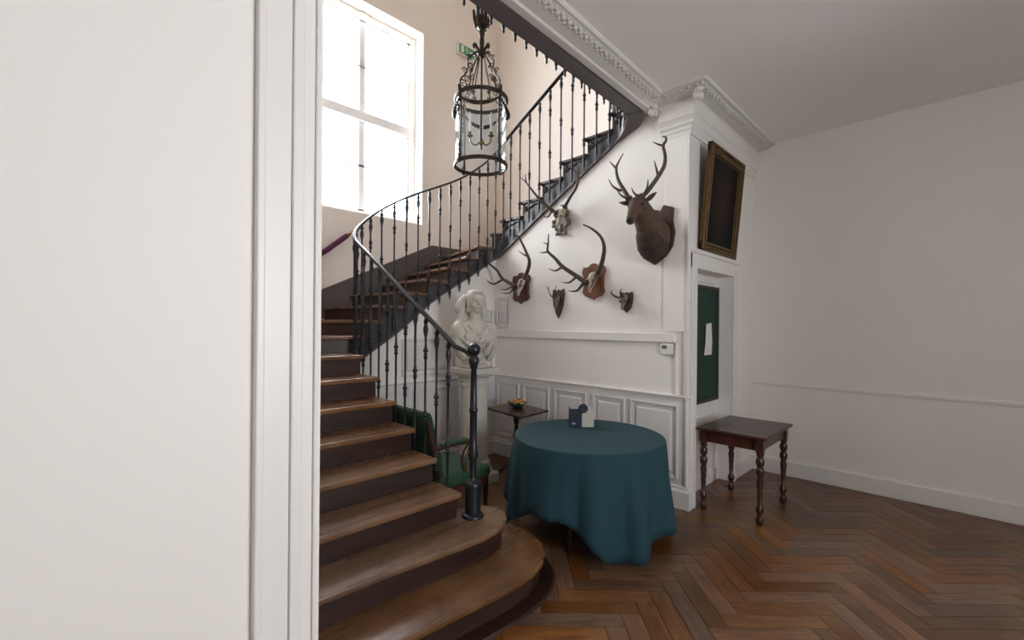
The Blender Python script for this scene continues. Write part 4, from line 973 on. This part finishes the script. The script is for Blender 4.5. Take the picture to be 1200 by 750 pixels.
# ================================================================== ROUND TABLE, CLOTH, BOX
TX, TY, TZ, TR = 2.944, 2.084, 0.752, 0.572
tb = thing('round_table', 'round table hidden under the teal cloth', 'table', (TX, TY, 0))
MB().lathe([(TR, TZ - .03), (TR, TZ)], 48, (TX, TY, 0)).obj('tabletop', 'dark_furniture', tb)
for q in range(4):
    a = q * PI / 2 + .3
    MB().lathe([(.018, 0), (.022, .3), (.026, TZ - .03)], 12, (TX + .40 * math.cos(a), TY + .40 * math.sin(a), 0)).obj('leg', 'dark_furniture', tb, smooth=True)
vs = []; fs = []; NA = 192; rows = []
A0 = math.radians(225 + 9)
cz = TZ + 0.004
random.seed(3)
ph = [random.uniform(0, 6.28) for _ in range(6)]
rad = [0.0, .15, .3, .42, .50, TR - .02, TR - .004, TR + .005]
drops = [0, 0.006, .02, .05, .09, .14, .2, .27, .34, .42, .5, .58, .66, .74, .82, .9, 1.0]
def fold(a, t):
    f = (math.sin(9 * a + ph[0]) * .5 + math.sin(14 * a + ph[1]) * .35 + math.sin(23 * a + ph[2]) * .22 + math.sin(5 * a + ph[3]) * .3)
    g = math.sin(11 * a + ph[4] + .6 * math.sin(3 * a)); f = f * .6 + .8 * (abs(g) ** .6 * (1 if g > 0 else -1)) * (.6 + .4 * math.sin(2 * a + ph[5]))
    return f * t
for j, r in enumerate(rad):
    for k in range(NA):
        a = 2 * PI * k / NA
        vs.append((TX + r * math.cos(a), TY + r * math.sin(a), cz - (0.004 if j == len(rad) - 1 else 0)))
def hem(a):
    phi = (a - A0) % (PI / 2)
    c = min(phi, PI / 2 - phi)            # 0 at a corner of the cloth, pi/4 between corners
    return min(0.69, 0.45 + 0.14 * max(0, math.cos(a - math.radians(292))) + 0.225 * max(0, 1 - c / 0.6) ** 1.2)
for d in drops[1:]:
    for k in range(NA):
        a = 2 * PI * k / NA; h = hem(a)
        t = d * h / .7
        r = TR + .008 + .075 * t ** .8 + .046 * fold(a, min(1, t * 1.5)) + .02 * max(0, (h - .5)) * d
        vs.append((TX + r * math.cos(a), TY + r * math.sin(a), cz - .006 - d * h))
nr = len(rad) + len(drops) - 1
for j in range(nr - 1):
    for k in range(NA): fs.append((j * NA + k, j * NA + (k + 1) % NA, (j + 1) * NA + (k + 1) % NA, (j + 1) * NA + k))
tag(MB().add(vs, fs).obj('tablecloth', 'teal_cloth', smooth=True, angle=80, solid=0.0025), 'teal cloth draped over the round table with hanging corners', 'tablecloth')

# printed card box with a round navy badge, turned to face the room's middle
bx0 = Vector((3.135, 2.295, cz + 0.001)); RB = Matrix.Translation(bx0) @ Matrix.Rotation(-PI / 4 - .03, 4, 'Z')
cb = thing('card_box', 'blue and white cardboard box with a round navy badge on the teal cloth', 'box', bx0)
W, Dp, Hh = 0.20, 0.11, 0.152
MB().box(-.0, W / 2, -Dp / 2, Dp / 2, 0, Hh).xf(RB).obj('white_half', 'card_white', cb, bevel=0.002)
nv = MB().box(-W / 2, 0, -Dp / 2, Dp / 2, 0, Hh - .001).xf(RB).obj('navy_half', 'card_navy', cb, bevel=0.002)
MB().box(-W / 2 + .006, W / 2 - .006, -Dp / 2 + .006, Dp / 2 - .006, Hh, Hh + .002).xf(RB).obj('top_flap', 'card_grey_blue', cb)
MB().tube([(0.01, -Dp / 2 - .012, Hh + .005), (0.01, -Dp / 2 + .012, Hh + .005)], .040, 28).xf(RB).obj('round_badge', 'card_navy', cb, bevel=0.004)
m = MB()
for x, w_ in ((-.082, .012), (-.066, .012)): m.box(x, x + w_, -Dp / 2 - .0012, -Dp / 2, .022, .036)
m.xf(RB).obj('print', 'card_grey_blue', nv)
MB().tube(spline([(0.0, 0, Hh), (-.012, .005, Hh + .018), (.008, -.004, Hh + .035), (.0, 0.004, Hh + .045)], 5), [.03, .028, .026, .024, .022, .022, .02, .018, .018, .016, .014, .012, .010, .008, .006, .004], 9, flat=.4).xf(RB).obj('tissue', 'paper', cb, smooth=True)

# ================================================================== SIDE TABLE AND FLOWERS
SZ = 0.70
stb = thing('side_table', 'small dark side table with a rectangular top on a turned column', 'table', (3.50, 3.44, 0))
P4 = [(3.33, 3.73), (3.225, 3.09), (3.72, 3.15), (3.80, 3.75)]
MB().prism([(x, y, SZ - .022) for x, y in P4], (0, 0, .022)).obj('tabletop', 'dark_furniture', stb, bevel=0.005)
PX, PY = 3.36, 3.30
PX, PY = 3.42, 3.34
MB().lathe([(.03, .08), (.045, .12), (.03, .16), (.022, .25), (.028, .38), (.04, .44), (.024, .50), (.02, .55), (.034, .60), (.036, .64), (.022, .66), (.07, .678)], 16, (PX, PY, 0)).obj('column', 'dark_furniture', stb, smooth=True)
for q in range(3):
    a = q * 2 * PI / 3 + .4
    MB().tube(spline([(PX, PY, .12), (PX + .1 * math.cos(a), PY + .1 * math.sin(a), .13), (PX + .19 * math.cos(a), PY + .19 * math.sin(a), .06), (PX + .25 * math.cos(a), PY + .25 * math.sin(a), .016)], 5), .017, 8).obj('leg', 'dark_furniture', stb, smooth=True)
fx, fy = 3.565, 3.475
fb = thing('flower_bowl', 'low dark teal bowl of red, orange and yellow flowers on the side table', 'flowers', (fx, fy, SZ))
MB().lathe([(.035, 0), (.045, .004), (.085, .03), (.09, .04), (.082, .04), (.02, .02)], 20, (fx, fy, SZ)).obj('bowl', 'bowl_teal', fb, smooth=True)
random.seed(11)
for k in range(17):
    a = k * 2.4; r = .018 * math.sqrt(k) * 1.15; mat = ('petal_orange', 'petal_yellow', 'petal_red', 'petal_yellow')[k % 4]
    c = Vector((fx + r * math.cos(a), fy + r * math.sin(a), SZ + .062 + .028 * (1 - (r / .085) ** 2) + random.uniform(-.006, .006)))
    m = MB().ell(c, (.012, .012, .011), 7, 5)
    for q in range(6):
        b = q * PI / 3 + k; m.ell(c + Vector((.017 * math.cos(b), .017 * math.sin(b), .0)), (.013, .013, .008), 6, 4)
    m.obj('flower', mat, fb, smooth=True)
for k in range(12):
    a = k * 2 * PI / 12; c = Vector((fx + .085 * math.cos(a), fy + .085 * math.sin(a), SZ + .048)); d = Vector((math.cos(a), math.sin(a), .25 * (k % 3)))
    MB().tube([c - d * .02, c + d * .012, c + d * .035], [.006, .014, .002], 6, flat=.3).obj('leaf', 'leaf', fb, smooth=True)

# ================================================================== ARMCHAIR
AX, AY = 2.02, 2.78          # back-near corner of the seat; the chair faces +x
ch = thing('armchair', 'green velvet armchair with padded arms and dark wooden frame beside the stairs', 'armchair', (2.25, 3.07, 0))
seat = MB().box(AX - .02, AX + .53, AY, AY + .60, 0.345, 0.445)
seat.obj('seat', 'green_velvet', ch, bevel=0.03, seg=3)
sx = 0.17
bk = MB()
prof = [(0.10, .36), (0.02, .36), (-.105, .90), (-.095, .945), (-.06, .95), (-.04, .91)]
bk.prism([(AX + x, AY + .03, z) for x, z in prof], (0, .54, 0))
bk.obj('backrest', 'green_velvet', ch, bevel=0.02, seg=3)
for y in (AY + .025, AY + .575):
    MB().box(AX - .0, AX + .50, y - .02, y + .02, .30, .35).obj('seat_rail', 'mahogany', ch, bevel=0.006)
    arm = MB().tube(spline([(AX - .01, y, .665), (AX + .12, y, .675), (AX + .30, y, .672), (AX + .36, y, .655)], 6), [.014] + [.020] * 17 + [.014], 8).obj('arm', 'mahogany', ch, smooth=True)
    MB().tube([(AX + .03, y, .685), (AX + .06, y, .69), (AX + .26, y, .69), (AX + .29, y, .685)], [.018, .028, .028, .018], 12, flat=.7).obj('arm_pad', 'green_velvet', arm, smooth=True)
    MB().tube(spline([(AX + .33, y, .66), (AX + .27, y, .60), (AX + .25, y, .52), (AX + .27, y, .44), (AX + .29, y, .35)], 6), .019, 8).obj('arm_support', 'mahogany', ch, smooth=True)
    MB().tube([(AX + .035, y, .34), (AX - .09, y, .90)], [.018, .016], 8).obj('back_post', 'mahogany', ch, smooth=True)
    for x, dx in ((AX + .49, 0.0), (AX + .03, -.05)):
        MB().tube([(x, y, .34), (x + dx * .4, y, .18), (x + dx, y, 0.0)], [.026, .021, .016], 10).obj('leg', 'dark_furniture', ch, smooth=True)
for x in (AX + .02, AX + .49): MB().box(x - .018, x + .018, AY + .045, AY + .555, .30, .35).obj('seat_rail', 'mahogany', ch, bevel=0.006)

# ================================================================== PAINTING, NOTICE BOARD, CONSOLE TABLE
pt = thing('framed_painting', 'dark old portrait in a worn gilt frame, leaning out above the door', 'painting', (4.48, YP, 2.29))
PXa, PXb, PH = 4.06, 4.90, 0.96
TM = Matrix.Translation((0, YP - .012, 2.30)) @ Matrix.Rotation(math.radians(5.0), 4, 'X')
fwid = 0.095
def bar(x0, x1, z0, z1, vert):
    m = MB()
    for (ins, w_, d0) in ((0, .022, .045), (.022, .04, .03), (.062, .02, .04), (.082, .013, .022)):
        if vert == 'L': m.box(x0 + ins, x0 + ins + w_, -d0, 0, z0, z1)
        elif vert == 'R': m.box(x1 - ins - w_, x1 - ins, -d0, 0, z0, z1)
        elif vert == 'T': m.box(x0, x1, -d0, 0, z1 - ins - w_, z1 - ins)
        else: m.box(x0, x1, -d0, 0, z0 + ins, z0 + ins + w_)
    k = int((z1 - z0 if vert in 'LR' else x1 - x0) / .05)
    for i in range(k):
        u = (i + .5) / k
        c = {'L': (x0 + .042, -.03, z0 + (z1 - z0) * u), 'R': (x1 - .042, -.03, z0 + (z1 - z0) * u), 'T': (x0 + (x1 - x0) * u, -.03, z1 - .042), 'B': (x0 + (x1 - x0) * u, -.03, z0 + .042)}[vert]
        m.ell(c, (.02, .012, .02), 7, 5)
    m.xf(TM).obj('frame_bar', 'gilt', pt, bevel=0.004, seg=1)
for v in 'LRTB': bar(PXa, PXb, 0, PH, v)
MB().box(PXa + .09, PXb - .09, -.014, -.004, .09, PH - .09).xf(TM).obj('canvas', 'canvas_dark', pt, org=TM @ Vector(((PXa + PXb) / 2, -.01, PH / 2)))

nb = thing('notice_board', 'dark green notice board in a brown frame beside the pilaster', 'notice board', (4.6, NYB, .85))
MB().box(4.355, 4.865, NYB - .024, NYB - .012, .875, 1.995).obj('felt', 'board_green', nb)
m = MB().box(4.32, 4.355, NYB - .034, NYB - .012, .85, 2.02).box(4.865, 4.90, NYB - .034, NYB - .012, .85, 2.02).box(4.355, 4.865, NYB - .034, NYB - .012, .85, .88).box(4.355, 4.865, NYB - .034, NYB - .012, 1.99, 2.02)
m.obj('frame', 'board_frame', nb, bevel=0.003)
vs = [(4.565, NYB - .032, 1.635), (4.70, NYB - .030, 1.65), (4.53, NYB - .040, 1.45), (4.715, NYB - .034, 1.45), (4.525, NYB - .03, 1.325), (4.715, NYB - .028, 1.325)]
pa = MB().add(vs, [(0, 1, 3, 2), (2, 3, 5, 4)]).obj('notice_sheet', 'paper', solid=0.001)
tag(pa, 'white paper sheet pinned to the green notice board', 'paper')

cs = thing('console_table', 'dark console table with turned legs at the right edge', 'table', (4.35, 1.40, 0))
cx0, cx1, cy0, cy1, cz_ = 3.965, 4.75, 1.10, 1.66, 0.725
MB().box(cx0, cx1, cy0, cy1, cz_ - .025, cz_).obj('tabletop', 'dark_furniture', cs, bevel=0.006)
for (a, b, c, d) in ((cx0 + .05, cx1 - .05, cy0 + .05, cy0 + .07), (cx0 + .05, cx1 - .05, cy1 - .055, cy1 - .035), (cx0 + .05, cx0 + .07, cy0 + .07, cy1 - .055), (cx1 - .07, cx1 - .05, cy0 + .07, cy1 - .055)):
    MB().box(a, b, c, d, cz_ - .125, cz_ - .025).obj('apron', 'mahogany', cs)
lp = [(.022, 0), (.028, .02), (.030, .05), (.020, .07), (.018, .09), (.030, .11), (.030, .14), (.018, .16), (.022, .30), (.028, .36), (.020, .39), (.032, .42), (.032, .45), (.020, .47), (.032, .50), (.032, .53), (.022, .55), (.030, .575), (.030, .60)]
for x in (cx0 + .055, cx1 - .055):
    for y in (cy0 + .06, cy1 - .045):
        lg = MB().lathe(lp, 14, (x, y, 0)).obj('leg', 'dark_furniture', cs, smooth=True)
        MB().box(x - .03, x + .03, y - .03, y + .03, .60, .70).obj('leg_block', 'dark_furniture', lg, bevel=0.003)
